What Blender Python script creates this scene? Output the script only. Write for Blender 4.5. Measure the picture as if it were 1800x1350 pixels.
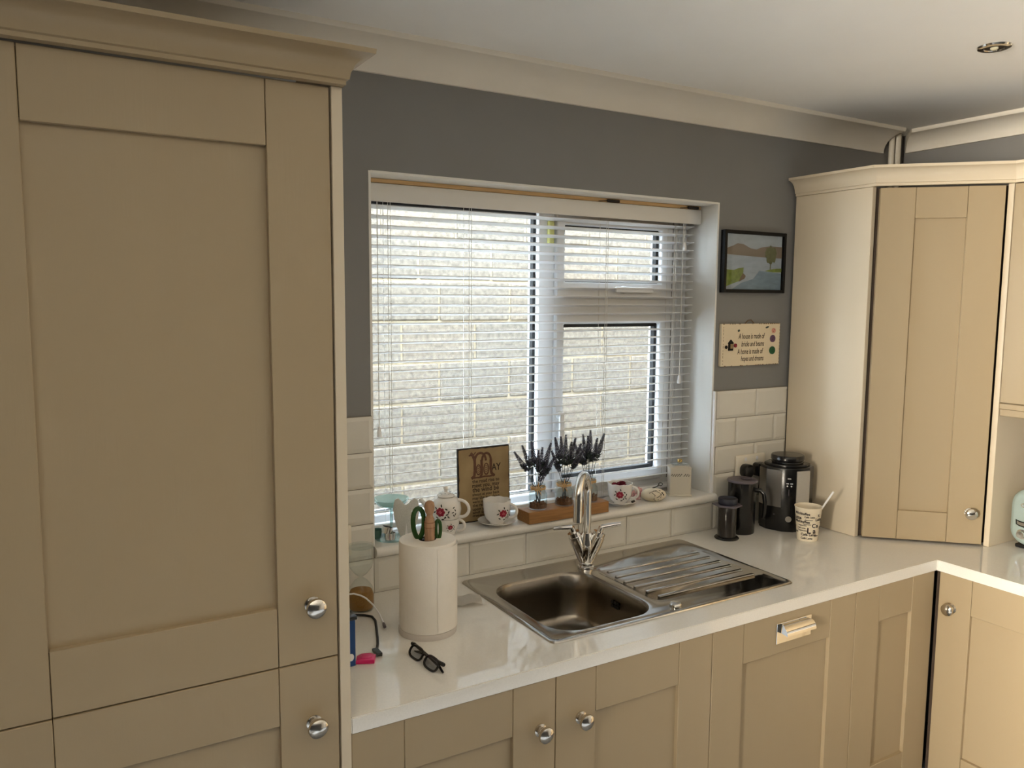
import bpy, bmesh, math, random
from mathutils import Matrix, Vector
random.seed(7)
PI = math.pi
S = bpy.context.scene
COL = S.collection
for o in list(bpy.data.objects): bpy.data.objects.remove(o)

# ------------------------------------------------------------------ camera
FPX = 1404.2; YAW = .5357; PIT = -.1055; ROL = .0073
CAM = Vector((-.2446, -2.1013, 1.7459))
Fw = Vector((math.sin(YAW)*math.cos(PIT), math.cos(YAW)*math.cos(PIT), math.sin(PIT)))
Rt = Vector((math.cos(YAW), -math.sin(YAW), 0)); Up = Rt.cross(Fw)
Rr = Rt*math.cos(ROL)+Up*math.sin(ROL); Ur = -Rt*math.sin(ROL)+Up*math.cos(ROL)
cd = bpy.data.cameras.new('camera'); cam = bpy.data.objects.new('camera', cd); COL.objects.link(cam)
cd.sensor_width = 36; cd.lens = FPX*36/1800; cd.clip_start = .02
m = Matrix((Rr, Ur, -Fw)).transposed().to_4x4(); m.translation = CAM
cam.matrix_world = m
S.camera = cam

# ------------------------------------------------------------------ light
S.view_settings.view_transform = 'Standard'; S.view_settings.look = 'None'
S.view_settings.gamma = 1; S.view_settings.use_curve_mapping = False
S.view_settings.exposure = 0.08
W = bpy.data.worlds.new('sky'); S.world = W; W.use_nodes = True
wn = W.node_tree.nodes; wn.clear()
wo = wn.new('ShaderNodeOutputWorld'); wb = wn.new('ShaderNodeBackground')
wb.inputs['Color'].default_value = (.74, .87, 1.0, 1); wb.inputs['Strength'].default_value = 34.0
W.node_tree.links.new(wb.outputs[0], wo.inputs[0])
def area(name, loc, direction, sx, sy, energy, color, portal=False, spread=180):
    l = bpy.data.lights.new(name, 'AREA'); l.shape = 'RECTANGLE'; l.size = sx; l.size_y = sy
    l.energy = energy; l.color = color
    l.spread = math.radians(spread)
    if portal: l.cycles.is_portal = True
    o = bpy.data.objects.new(name, l); COL.objects.link(o); o.location = loc
    o.rotation_euler = Vector(direction).to_track_quat('-Z', 'Y').to_euler()
    return o
sl_ = bpy.data.lights.new('sun', 'SUN'); sl_.energy = 31; sl_.angle = math.radians(.6); sl_.color = (1.0, .97, .93)
so = bpy.data.objects.new('sun', sl_); COL.objects.link(so); so.rotation_euler = Vector((.95, .0, -.31)).to_track_quat('-Z', 'Y').to_euler()
# warm area lamp standing in for daylight through the added, unseen side window
area('side_daylight_lamp', (-3.52, -2.20, 1.52), (1, 0, 0), 1.30, 1.02, 160, (1.0, .87, .67), spread=75)
area('window_portal', (1.2, .30, 1.57), (0, -1, 0), 1.3, 1.06, 1, (1, 1, 1), True)

# ------------------------------------------------------------------ helpers
def srgb(r, g, b):
    f = lambda c: (c/255)/12.92 if c/255 <= .04045 else ((c/255+.055)/1.055)**2.4
    return (f(r), f(g), f(b))
MATS = {}
def mat(name, col, rough=.5, metal=0, var=.06, scale=8, bump=0, bscale=200, stretch=(1, 1, 1), coat=0, spec=.5, trans=0, aniso=0, sss=0, col2=None):
    mt = bpy.data.materials.new(name); mt.use_nodes = True; nt = mt.node_tree; N = nt.nodes; L = nt.links
    p = N['Principled BSDF']
    p.inputs['Roughness'].default_value = rough; p.inputs['Metallic'].default_value = metal
    p.inputs['Specular IOR Level'].default_value = spec
    if coat: p.inputs['Coat Weight'].default_value = coat; p.inputs['Coat Roughness'].default_value = .04
    if trans: p.inputs['Transmission Weight'].default_value = trans
    if aniso: p.inputs['Anisotropic'].default_value = aniso
    tc = N.new('ShaderNodeTexCoord'); mp = N.new('ShaderNodeMapping'); mp.inputs['Scale'].default_value = stretch
    L.new(tc.outputs['Object'], mp.inputs['Vector'])
    nz = N.new('ShaderNodeTexNoise'); nz.inputs['Scale'].default_value = scale; nz.inputs['Detail'].default_value = 5
    L.new(mp.outputs[0], nz.inputs['Vector'])
    rp = N.new('ShaderNodeValToRGB'); e = rp.color_ramp.elements
    e[0].position = .3; e[1].position = .7
    if col2 is None:
        e[0].color = tuple(max(0, c*(1-var)) for c in col)+(1,); e[1].color = tuple(min(1, c*(1+var)) for c in col)+(1,)
    else:
        e[0].color = tuple(col)+(1,); e[1].color = tuple(col2)+(1,)
    L.new(nz.outputs['Fac'], rp.inputs[0]); L.new(rp.outputs[0], p.inputs['Base Color'])
    if bump:
        n2 = N.new('ShaderNodeTexNoise'); n2.inputs['Scale'].default_value = bscale; n2.inputs['Detail'].default_value = 4
        L.new(mp.outputs[0], n2.inputs['Vector'])
        bp = N.new('ShaderNodeBump'); bp.inputs['Strength'].default_value = bump; bp.inputs['Distance'].default_value = .002
        L.new(n2.outputs['Fac'], bp.inputs['Height']); L.new(bp.outputs[0], p.inputs['Normal'])
    MATS[name] = mt; return mt
def thin_glass(name, tint=(1, 1, 1), rough=.0, ior=1.45, haze=0, hazecol=(.8, .9, .88)):
    mt = bpy.data.materials.new(name); mt.use_nodes = True; nt = mt.node_tree; N = nt.nodes; L = nt.links
    N.clear(); out = N.new('ShaderNodeOutputMaterial')
    tr = N.new('ShaderNodeBsdfTransparent'); tr.inputs[0].default_value = tuple(tint)+(1,)
    gl = N.new('ShaderNodeBsdfGlossy'); gl.inputs['Roughness'].default_value = rough
    fr = N.new('ShaderNodeFresnel'); ge = N.new('ShaderNodeNewGeometry'); mr = N.new('ShaderNodeMapRange')
    mr.inputs['To Min'].default_value = ior; mr.inputs['To Max'].default_value = 1/ior      # both sides of a pane reflect alike
    L.new(ge.outputs['Backfacing'], mr.inputs['Value']); L.new(mr.outputs[0], fr.inputs[0])
    mx = N.new('ShaderNodeMixShader'); L.new(fr.outputs[0], mx.inputs[0])
    base = tr.outputs[0]
    if haze:
        df = N.new('ShaderNodeBsdfDiffuse'); df.inputs[0].default_value = tuple(hazecol)+(1,)
        m2 = N.new('ShaderNodeMixShader'); m2.inputs[0].default_value = haze
        L.new(tr.outputs[0], m2.inputs[1]); L.new(df.outputs[0], m2.inputs[2]); base = m2.outputs[0]
    L.new(base, mx.inputs[1]); L.new(gl.outputs[0], mx.inputs[2]); L.new(mx.outputs[0], out.inputs[0])
    MATS[name] = mt; return mt

B = bmesh.new
def xf(bm, vs, M):
    bmesh.ops.transform(bm, matrix=M, verts=vs); return vs
def box(bm, x0, x1, y0, y1, z0, z1, bev=0, seg=1, M=None):
    t = B(); bmesh.ops.create_cube(t, size=1)
    for v in t.verts:
        v.co = Vector(((x0+x1)/2+v.co.x*(x1-x0), (y0+y1)/2+v.co.y*(y1-y0), (z0+z1)/2+v.co.z*(z1-z0)))
    if bev: bmesh.ops.bevel(t, geom=t.edges[:], offset=bev, segments=seg, profile=.5, affect='EDGES')
    return merge(bm, t, M)
def merge(bm, t, M=None):
    if M is not None: bmesh.ops.transform(t, matrix=M, verts=t.verts[:])
    me = bpy.data.meshes.new('tmp'); t.to_mesh(me); t.free()
    n = len(bm.verts); bm.from_mesh(me); bpy.data.meshes.remove(me); bm.verts.ensure_lookup_table()
    return bm.verts[n:]
def lathe(bm, prof, seg=28, c=(0, 0, 0), M=None):
    t = B(); rings = []
    for r, z in prof:
        if r < 1e-6: rings.append([t.verts.new((0, 0, z))])
        else: rings.append([t.verts.new((r*math.cos(2*PI*i/seg), r*math.sin(2*PI*i/seg), z)) for i in range(seg)])
    for a, b in zip(rings, rings[1:]):
        for i in range(seg):
            j = (i+1) % seg
            if len(a) == 1 and len(b) == 1: continue
            if len(a) == 1: t.faces.new((a[0], b[j], b[i]))
            elif len(b) == 1: t.faces.new((a[i], a[j], b[0]))
            else: t.faces.new((a[i], a[j], b[j], b[i]))
    bmesh.ops.recalc_face_normals(t, faces=t.faces[:])
    MM = Matrix.Translation(c)
    return merge(bm, t, MM if M is None else M @ MM)
def tube(bm, pts, r, seg=8, closed=False, M=None, flat=1.0):
    t = B(); pts = [Vector(p) for p in pts]; n = len(pts); rings = []
    rr = r if isinstance(r, (list, tuple)) else [r]*n
    prevn = None
    for i, p in enumerate(pts):
        a = pts[i-1] if (i or closed) else p; b = pts[(i+1) % n] if (i < n-1 or closed) else p
        d = (b-a).normalized()
        if prevn is None:
            q = Vector((0, 0, 1)) if abs(d.z) < .9 else Vector((1, 0, 0)); nn = d.cross(q).normalized()
        else: nn = (prevn-d*prevn.dot(d)).normalized()
        prevn = nn; bn = d.cross(nn)
        rings.append([t.verts.new(p+(nn*math.cos(2*PI*k/seg)+bn*math.sin(2*PI*k/seg)*flat)*rr[i]) for k in range(seg)])
    for i in range(n if closed else n-1):
        a = rings[i]; b = rings[(i+1) % n]
        for k in range(seg):
            j = (k+1) % seg; t.faces.new((a[k], a[j], b[j], b[k]))
    if not closed: t.faces.new(rings[0][::-1]); t.faces.new(rings[-1])
    bmesh.ops.recalc_face_normals(t, faces=t.faces[:])
    return merge(bm, t, M)
def prism(bm, poly, z0, z1, M=None, bev=0):
    t = B(); a = [t.verts.new((x, y, z0)) for x, y in poly]; b = [t.verts.new((x, y, z1)) for x, y in poly]
    n = len(poly); t.faces.new(a[::-1]); t.faces.new(b)
    for i in range(n): t.faces.new((a[i], a[(i+1) % n], b[(i+1) % n], b[i]))
    bmesh.ops.recalc_face_normals(t, faces=t.faces[:])
    if bev:
        es = [e for e in t.edges if abs(e.verts[0].co.z-e.verts[1].co.z) < 1e-7]
        bmesh.ops.bevel(t, geom=es, offset=bev, segments=2, profile=.5, affect='EDGES')
    return merge(bm, t, M)
def sphere(bm, c, r, M=None, u=12, v=8, sc=(1, 1, 1)):
    t = B(); bmesh.ops.create_uvsphere(t, u_segments=u, v_segments=v, radius=r)
    for w in t.verts: w.co = Vector((c[0]+w.co.x*sc[0], c[1]+w.co.y*sc[1], c[2]+w.co.z*sc[2]))
    return merge(bm, t, M)
def cells(bm, xs, ys, keep, z0, z1, M=None):
    """prism over the kept cells of a grid, one closed skin"""
    t = B(); V = {}
    def v(i, j, k):
        if (i, j, k) not in V: V[i, j, k] = t.verts.new((xs[i], ys[j], (z0, z1)[k]))
        return V[i, j, k]
    K = lambda i, j: 0 <= i < len(xs)-1 and 0 <= j < len(ys)-1 and keep(i, j)
    for i in range(len(xs)-1):
        for j in range(len(ys)-1):
            if not K(i, j): continue
            t.faces.new((v(i, j, 1), v(i+1, j, 1), v(i+1, j+1, 1), v(i, j+1, 1)))
            t.faces.new((v(i, j, 0), v(i, j+1, 0), v(i+1, j+1, 0), v(i+1, j, 0)))
            for di, dj, a, b in ((-1, 0, (i, j), (i, j+1)), (1, 0, (i+1, j), (i+1, j+1)), (0, -1, (i, j), (i+1, j)), (0, 1, (i, j+1), (i+1, j+1))):
                if not K(i+di, j+dj): t.faces.new((v(*a, 0), v(*b, 0), v(*b, 1), v(*a, 1)))
    bmesh.ops.recalc_face_normals(t, faces=t.faces[:])
    return merge(bm, t, M)
def sweep(bm, prof, path, i0=0, i1=None):
    """profile (out, z) along a plan path, outward is to the right of the walking direction; mitred corners"""
    if i1 is None: i1 = len(path)-1
    t = B(); P = [Vector(p) for p in path]; rings = []
    nr = lambda a, b: Vector(((b-a).y, -(b-a).x)).normalized()
    for i in range(i0, i1+1):
        if i == 0: off = nr(P[0], P[1])
        elif i == len(P)-1: off = nr(P[-2], P[-1])
        else:
            a = nr(P[i-1], P[i]); b = nr(P[i], P[i+1]); off = (a+b)/(1+a.dot(b))
        rings.append([t.verts.new((P[i].x+off.x*o, P[i].y+off.y*o, z)) for o, z in prof])
    n = len(prof)
    for a, b in zip(rings, rings[1:]):
        for k in range(n): t.faces.new((a[k], a[(k+1) % n], b[(k+1) % n], b[k]))
    t.faces.new(rings[0]); t.faces.new(rings[-1][::-1])
    bmesh.ops.recalc_face_normals(t, faces=t.faces[:])
    return merge(bm, t)
def ob(name, bm, mt, parent=None, smooth=40, loc=None, rz=None, rot=None):
    me = bpy.data.meshes.new(name)
    if isinstance(bm, bpy.types.Mesh): me = bm
    else:
        bm.to_mesh(me); bm.free()
        me.materials.append(MATS[mt])
        if smooth:
            for p in me.polygons: p.use_smooth = True
            me.set_sharp_from_angle(angle=math.radians(smooth))
    o = bpy.data.objects.new(name, me); COL.objects.link(o)
    if parent: o.parent = parent
    if loc is not None: o.location = loc
    if rz is not None: o.rotation_euler = (0, 0, rz)
    if rot is not None: o.rotation_euler = rot
    return o
def tag(o, label, cat, group=None):
    o['label'] = label; o['category'] = cat
    if group: o['group'] = group
    return o
def thing(name, label, cat, loc=(0, 0, 0), rz=0, group=None):
    o = bpy.data.objects.new(name, None); COL.objects.link(o); o.empty_display_size = .02
    o.location = loc; o.rotation_euler = (0, 0, rz)
    return tag(o, label, cat, group)
def struct(o):
    o['kind'] = 'structure'; return o
def txt(s, size, align='LEFT', ext=0.0, shear=0, fat=0):
    c = bpy.data.curves.new('t', 'FONT'); c.body = s; c.size = size; c.align_x = align; c.extrude = ext; c.shear = shear; c.offset = fat*size
    c.resolution_u = 3
    o = bpy.data.objects.new('t', c); COL.objects.link(o)
    me = bpy.data.meshes.new_from_object(o.evaluated_get(bpy.context.evaluated_depsgraph_get()))
    bpy.data.objects.remove(o); bpy.data.curves.remove(c)
    t = B(); t.from_mesh(me); bpy.data.meshes.remove(me); return t
RXF = Matrix.Rotation(PI/2, 4, 'X')          # drawing plane xy -> upright xz, facing -y
def wrap(t, rfun, eps, a0):
    """bend a flat drawing (x along, y up) round a lathe; a0 is the angle of x = 0"""
    for v in t.verts:
        r = rfun(v.co.y); a = a0+v.co.x/r; e = eps+v.co.z
        v.co = Vector(((r+e)*math.cos(a), (r+e)*math.sin(a), v.co.y))
    return t
def disc(t, cx, cy, rx, ry, ang=0, n=10, z=0):
    c = t.verts.new((cx, cy, z)); ring = []
    for i in range(n):
        x = rx*math.cos(2*PI*i/n); y = ry*math.sin(2*PI*i/n)
        ring.append(t.verts.new((cx+x*math.cos(ang)-y*math.sin(ang), cy+x*math.sin(ang)+y*math.cos(ang), z)))
    for i in range(n): t.faces.new((c, ring[i], ring[(i+1) % n]))
def rrect(x0, x1, y0, y1, r, n=6):
    out = []
    for cx, cy, a in ((x1-r, y1-r, 0), (x0+r, y1-r, PI/2), (x0+r, y0+r, PI), (x1-r, y0+r, 1.5*PI)):
        for k in range(n+1): out.append((cx+r*math.cos(a+PI/2*k/n), cy+r*math.sin(a+PI/2*k/n)))
    return out
def interp(prof):
    def f(z):
        for (r0, z0), (r1, z1) in zip(prof, prof[1:]):
            if z0 <= z <= z1: return r0+(r1-r0)*(z-z0)/max(1e-9, z1-z0)
        return prof[-1][0]
    return f

# ------------------------------------------------------------------ materials
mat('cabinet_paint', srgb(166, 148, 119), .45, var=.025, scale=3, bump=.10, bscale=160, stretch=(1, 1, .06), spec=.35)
mat('cabinet_paint_lit', srgb(212, 198, 174), .5, var=.025, scale=3, bump=.05, bscale=220)  # lighter copy of the cabinet paint, with the light on these faces put in
mat('carcass_dark', srgb(70, 56, 44), .8)
mat('quartz', srgb(230, 227, 220), .04, var=.03, scale=260, spec=1.0)
mat('wall_paint', srgb(132, 131, 130), .75, var=.02, scale=6, bump=.08, bscale=120)
mat('white_paint', srgb(232, 230, 224), .7, var=.015, scale=5, bump=.05, bscale=150)
mat('ceiling_paint', srgb(246, 245, 242), .85, var=.015, scale=4, bump=.05, bscale=120)
mat('coving_paint', srgb(230, 224, 212), .7, var=.02, scale=6)
mat('tile_glaze', srgb(222, 218, 208), .12, var=.02, scale=10, bump=.03, bscale=30)
mat('grout', srgb(150, 142, 130), .9, var=.08, scale=90)
mat('upvc', srgb(236, 238, 240), .28, var=.01)
mat('gasket', srgb(18, 18, 20), .6)
mat('slat_white', srgb(238, 238, 238), .4, var=.012, scale=5)
mat('valance_white', srgb(226, 222, 214), .45, var=.012, scale=5)
mat('pine', srgb(214, 176, 124), .6, var=.12, scale=14, stretch=(1, 12, 12))
mat('cord_white', srgb(225, 222, 216), .8)
mat('chrome', (.78, .77, .75), .06, 1, var=.01)
mat('knob_metal', (.66, .63, .58), .12, 1, var=.02)
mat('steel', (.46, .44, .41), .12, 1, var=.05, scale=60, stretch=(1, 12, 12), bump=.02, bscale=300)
mat('steel_shaded', (.27, .24, .20), .24, 1, var=.06, scale=50, stretch=(1, 10, 1), bump=.03, bscale=300)  # darker copy of the steel: reflection of the dark room put into the colour
mat('dark_hole', srgb(10, 10, 10), .7)
for k_, c_ in enumerate(((1, 1, 1), (1.06, 1.03, 1.0), (.95, .96, .97))):
    mat('concrete_block'+('', 'b', 'c')[k_], tuple(a_*b_ for a_, b_ in zip(srgb(76, 69, 60), c_)), .95, var=.20, scale=45, bump=.9, bscale=190, col2=tuple(a_*b_ for a_, b_ in zip(srgb(118, 108, 93), c_)))
mat('mortar', srgb(146, 131, 106), .95, var=.1, scale=30, bump=.7, bscale=90)
mat('ground', srgb(84, 80, 74), .95, var=.15, scale=12)
mat('floor', srgb(118, 124, 132), .5, var=.1, scale=6)
mat('porcelain', srgb(240, 236, 230), .12, var=.01, coat=.4)
mat('rose_red', srgb(150, 24, 50), .3, var=.25, scale=300)
mat('rose_pink', srgb(205, 110, 120), .3, var=.15, scale=300)
mat('leaf_dark', srgb(38, 42, 34), .4, var=.2, scale=200)
mat('petals_dark', srgb(120, 18, 40), .8, var=.3, scale=120)
mat('oak', srgb(160, 114, 64), .45, var=.22, scale=22, stretch=(.6, 8, 8))
mat('raffia', srgb(208, 168, 112), .8, var=.15, scale=120)
mat('gravel', srgb(120, 74, 40), .8, var=.4, scale=120)
mat('lavender', srgb(86, 85, 100), .9, var=.25, scale=140)
mat('lavender_leaf', srgb(58, 68, 64), .9, var=.2, scale=100)
mat('stem', srgb(54, 64, 62), .9, var=.2, scale=50)
mat('parchment', srgb(142, 118, 80), .6, var=.2, scale=12, col2=srgb(172, 148, 106))
mat('burnt_edge', srgb(34, 24, 18), .7, var=.2, scale=40)
mat('ink_brown', srgb(52, 32, 22), .7)
mat('initial_brown', srgb(96, 62, 44), .7, var=.25, scale=120)
mat('frame_black', srgb(9, 9, 11), .55, spec=.25)
mat('art_sky', srgb(168, 178, 190), .8, var=.14, scale=16, stretch=(1, 1, 2))
mat('art_hill', srgb(126, 112, 100), .8, var=.08, scale=20)
mat('art_lake', srgb(160, 172, 188), .8, var=.12, scale=22, stretch=(1, 1, 3))
mat('art_lake_deep', srgb(112, 136, 156), .8, var=.15, scale=30, stretch=(1, 1, 3))
mat('art_grass', srgb(112, 132, 44), .8, var=.3, scale=60)
mat('art_tree', srgb(96, 100, 62), .8, var=.25, scale=90)
mat('art_rock', srgb(104, 84, 62), .8)
mat('sign_cream', srgb(232, 216, 186), .6, var=.03, scale=12)
mat('sign_edge', srgb(140, 112, 80), .8, var=.3, scale=80)
mat('button_purple', srgb(92, 62, 92), .35); mat('button_green', srgb(16, 84, 48), .35); mat('button_pink', srgb(214, 150, 130), .35)
mat('string', srgb(120, 92, 64), .9)
mat('black_plastic', srgb(16, 16, 18), .22, var=.1)
mat('smoke_plastic', srgb(40, 36, 34), .12, var=.1)
mat('grey_plastic', srgb(92, 84, 92), .4)
mat('navy_rubber', srgb(34, 36, 50), .5)
mat('brushed_steel', (.50, .48, .45), .32, 1, var=.04, scale=80, stretch=(1, 1, 14))
mat('paper_cup', srgb(240, 228, 204), .45, var=.01)
mat('cup_ink', srgb(28, 14, 20), .5)
mat('white_plastic', srgb(240, 240, 240), .3)
mat('socket_cream', srgb(236, 228, 212), .35)
mat('paper', srgb(236, 230, 220), .9, var=.015, scale=40, bump=.25, bscale=260)
mat('paper_core', srgb(40, 32, 26), .95)
mat('roll_base_grey', srgb(200, 192, 184), .9, var=.03)  # grey-beige tone of the disc under the paper roll
mat('bare_wood', srgb(172, 134, 104), .7, var=.22, scale=40, stretch=(5, 5, .7))
mat('green_rubber', srgb(34, 74, 24), .35, var=.2, scale=30)
mat('black_rubber', srgb(14, 14, 14), .5)
mat('pink_plastic', srgb(214, 22, 104), .3)
mat('blue_card', srgb(12, 62, 122), .35)
mat('sand', srgb(150, 108, 50), .95, var=.15, scale=300)
mat('canister_cream', srgb(214, 206, 190), .22, var=.015)
mat('gold', (.85, .62, .25), .2, 1)
mat('pebble', srgb(226, 214, 190), .6, var=.12, scale=30)
mat('pebble_mark', srgb(70, 66, 60), .7, var=.2, scale=90)
mat('flower_pink', srgb(224, 178, 178), .7, var=.15, scale=60)
mat('glitter_white', srgb(206, 208, 204), .35, var=.10, scale=420, bump=.5, bscale=500)
mat('green_glass_dark', srgb(66, 104, 92), .15)
mat('toaster_blue', srgb(152, 168, 166), .28, var=.015, coat=.3)
mat('teal', srgb(20, 120, 130), .6)
mat('yellow_guard', srgb(214, 214, 140), .5)
mat('lamp_glass', srgb(210, 204, 180), .2)
thin_glass('pane', (.97, .98, .98))
thin_glass('clear_glass', (.93, .96, .96), .01)
thin_glass('aqua_glass', (.78, .92, .91), .02, haze=.30, hazecol=(.70, .86, .85))
thin_glass('lens', (.75, .77, .80), .0)
thin_glass('stopper_glass', (.9, .93, .95), .01, haze=.12)

# ------------------------------------------------------------------ room shell
CT = .91                                    # worktop top
XW0, XW1, ZW0, ZW1 = .546, 1.850, 1.015, 2.091     # window opening
XR = 2.88; ZC = 2.43; XL = -3.6; YB = -6.2
bm = B()
cells(bm, [XL, XW0, XW1, XR+.3], [0, ZW0, ZW1, ZC], lambda i, j: not (i == 1 and j == 1), 0, .30, M=Matrix(((1, 0, 0, 0), (0, 0, 1, 0), (0, 1, 0, 0), (0, 0, 0, 1))))
wall_back = struct(ob('wall_back', bm, 'wall_paint', smooth=0))
bm = B(); box(bm, XR, XR+.3, YB, 0, 0, ZC); struct(ob('wall_right', bm, 'wall_paint', smooth=0))
bm = B(); cells(bm, [YB, -2.90, -1.50, 0], [0, .96, 2.08, ZC], lambda i, j: not (i == 1 and j == 1), XL-.3, XL, M=Matrix(((0, 0, 1, 0), (1, 0, 0, 0), (0, 1, 0, 0), (0, 0, 0, 1))))
struct(ob('wall_left', bm, 'wall_paint', smooth=0))
bm = B(); box(bm, XL-.3, XR+.3, YB-.2, YB, 0, ZC); struct(ob('wall_front', bm, 'wall_paint', smooth=0))
bm = B(); box(bm, XL-.3, XR+.3, YB-.2, .30, -.1, 0); struct(ob('floor', bm, 'floor', smooth=0))
bm = B(); box(bm, XL-.3, XR+.3, YB-.2, .30, ZC, ZC+.25); struct(ob('ceiling', bm, 'ceiling_paint', smooth=0))
# unseen wall stub, added to keep side light off the tall cabinet
bm = B(); box(bm, -1.12, -1.0, -1.50, 0, 0, ZC); struct(ob('wall_shade_stub', bm, 'wall_paint', smooth=0))
# unseen side window, added and sized to shape the daylight and sun patch
pd = B()
for y0, y1 in ((-2.90, -2.84), (-2.23, -2.17), (-1.56, -1.50)): box(pd, XL-.12, XL-.05, y0, y1, .96, 2.08, .004)
for z0, z1 in ((.96, 1.02), (2.02, 2.08)):
    for y0, y1 in ((-2.84, -2.23), (-2.17, -1.56)): box(pd, XL-.12, XL-.05, y0, y1, z0, z1, .004)
win2 = struct(ob('added_side_window', pd, 'upvc'))
for y0, y1 in ((-2.84, -2.23), (-2.17, -1.56)):
    g = B(); box(g, XL-.09, XL-.08, y0, y1, 1.02, 2.02); ob('pane', g, 'pane', win2, smooth=0)

# white plaster lining of the window reveal
bm = B()
box(bm, XW0-.001, XW0+.006, -.001, .30, ZW0, ZW1); box(bm, XW1-.006, XW1+.001, -.001, .30, ZW0, ZW1); box(bm, XW0+.006, XW1-.006, -.001, .30, ZW1-.006, ZW1+.001)
ob('reveal_lining', bm, 'white_paint', wall_back, smooth=0)

# tiles
P = .202; H = .102
g = B()
box(g, .258, XW0-.0005, -.006, 0, CT, CT+5*H); box(g, XW1+.004, 2.232, -.006, 0, CT, CT+5*H); box(g, XW0-.0005, XW1+.004, -.006, 0, CT, 1.0135)
ob('grout', g, 'grout', wall_back, smooth=0)
tile_cache = {}
def tile(x0, x1, z0, z1):
    w = round(x1-x0-.002, 4); h = round(z1-z0-.002, 4)
    if w < .006: return
    k = (w, h)
    if k not in tile_cache:
        t = B(); bv = min(.011, w*.3)
        a = [t.verts.new(p) for p in ((0, 0, 0), (w, 0, 0), (w, 0, h), (0, 0, h))]
        b = [t.verts.new(p) for p in ((0, -.005, 0), (w, -.005, 0), (w, -.005, h), (0, -.005, h))]
        c = [t.verts.new(p) for p in ((bv, -.0085, bv), (w-bv, -.0085, bv), (w-bv, -.0085, h-bv), (bv, -.0085, h-bv))]
        for u, v in ((a, b), (b, c)):
            for i in range(4): t.faces.new((u[i], u[(i+1) % 4], v[(i+1) % 4], v[i]))
        t.faces.new(c); t.faces.new(a[::-1]); bmesh.ops.recalc_face_normals(t, faces=t.faces[:])
        o = ob('tile', t, 'tile_glaze', wall_back, smooth=0); tile_cache[k] = o.data
    else:
        o = bpy.data.objects.new('tile', tile_cache[k]); COL.objects.link(o); o.parent = wall_back
    o.location = (x0+.001, -.0045, z0+.001)
def tile_row(r, xa, xb, ztop=None):
    z0 = CT+r*H; z1 = ztop or z0+H
    ph = .8508+(P/2 if r % 2 else 0); k = math.floor((xa-ph)/P); x = ph+k*P
    while x < xb-1e-6:
        a = max(x, xa); b = min(x+P, xb)
        if b-a > .004: tile(a, b, z0, z1)
        x += P
for r in range(5):
    tile_row(r, .258, XW0); tile_row(r, XW1+.008, 2.2325)
tile_row(0, XW0, XW1+.008, 1.0125)
# thin white tile trim up the edge of the opening
bm = B(); box(bm, XW1-.001, XW1+.006, -.0115, 0, ZW0+.03, CT+5*H); struct(ob('trim_1', bm, 'white_plastic', smooth=0))

# coving
def coving(n=8, dz=.085, dy=.10, z0=2.346):
    pr = [(0, z0), (.010, z0)]
    for i in range(n+1):
        a = PI/2*i/n
        pr.append((.010+(dy-.010)*(1-math.cos(a)), z0+.004+(dz-.018)*math.sin(a)))
    pr += [(dy+.004, z0+dz-.008), (dy+.004, ZC), (0, ZC)]
    return pr
bm = B(); sweep(bm, coving(), [(-1.0, 0), (2.742, 0)]); struct(ob('trim_2', bm, 'coving_paint'))
bm = B(); sweep(bm, coving(dz=.072, z0=2.358), [(XR, -.012), (XR, YB)])
for v in bm.verts:
    if v.co.y > -.5: v.co.y = -.012-(XR-v.co.x)*.9
struct(ob('trim_3', bm, 'coving_paint'))
pp = B()
for x, r in ((2.775, .011), (2.812, .014)): tube(pp, [(x, -.022, 2.1365), (x, -.022, ZC)], r, 12)
tag(ob('heating_pipe', pp, 'coving_paint'), 'painted heating pipes rising in the corner above the corner cupboard', 'pipe')

# garden wall outside, block by block
bm = B(); box(bm, -1.6, 6.4, 1.8975, 2.08, -.2, 3.40)
wall_out = struct(ob('wall_outside', bm, 'mortar', smooth=0))
blk = []
for q in range(4):
    t = B(); box(t, 0, .436, 0, .1, 0, .209, .007, 2)
    for v in t.verts: v.co += Vector((random.uniform(-.002, .002), random.uniform(-.0015, .0015), random.uniform(-.002, .002)))
    blk.append(t)
blkm = []
for t in blk:
    me = bpy.data.meshes.new('block'); t.to_mesh(me); t.free(); me.materials.append(MATS[('concrete_block', 'concrete_blockb', 'concrete_blockc', 'concrete_block')[len(blkm)]]); blkm.append(me)
for r in range(16):
    z = -.162+r*.223-.0
    ph = 1.434 if r % 2 else 1.659
    if r >= 9: ph = 1.762-(r % 2)*.225
    for k in range(-7, 11):
        x = ph+k*.4485+.006
        if x < -1.6 or x > 5.9: continue
        o = bpy.data.objects.new('block', blkm[(r*3+k) % 4]); COL.objects.link(o); o.parent = wall_out
        o.location = (x, 1.890+random.uniform(-.0015, .0015), z+.007)
bm = B(); box(bm, -4.6, 8.4, .30, 1.9, -.3, -.2); struct(ob('ground', bm, 'ground', smooth=0))
bm = B(); box(bm, XL-.3, XR+.3, .05, .30, ZC+.25, 3.2); box(bm, XR+.3, 9, .0, .30, -.2, 3.2); box(bm, -9, XL-.3, .0, .30, -.2, 3.2); struct(ob('wall_house', bm, 'concrete_block', smooth=0))  # end runs added out of view to cut sky light on the block wall

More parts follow.
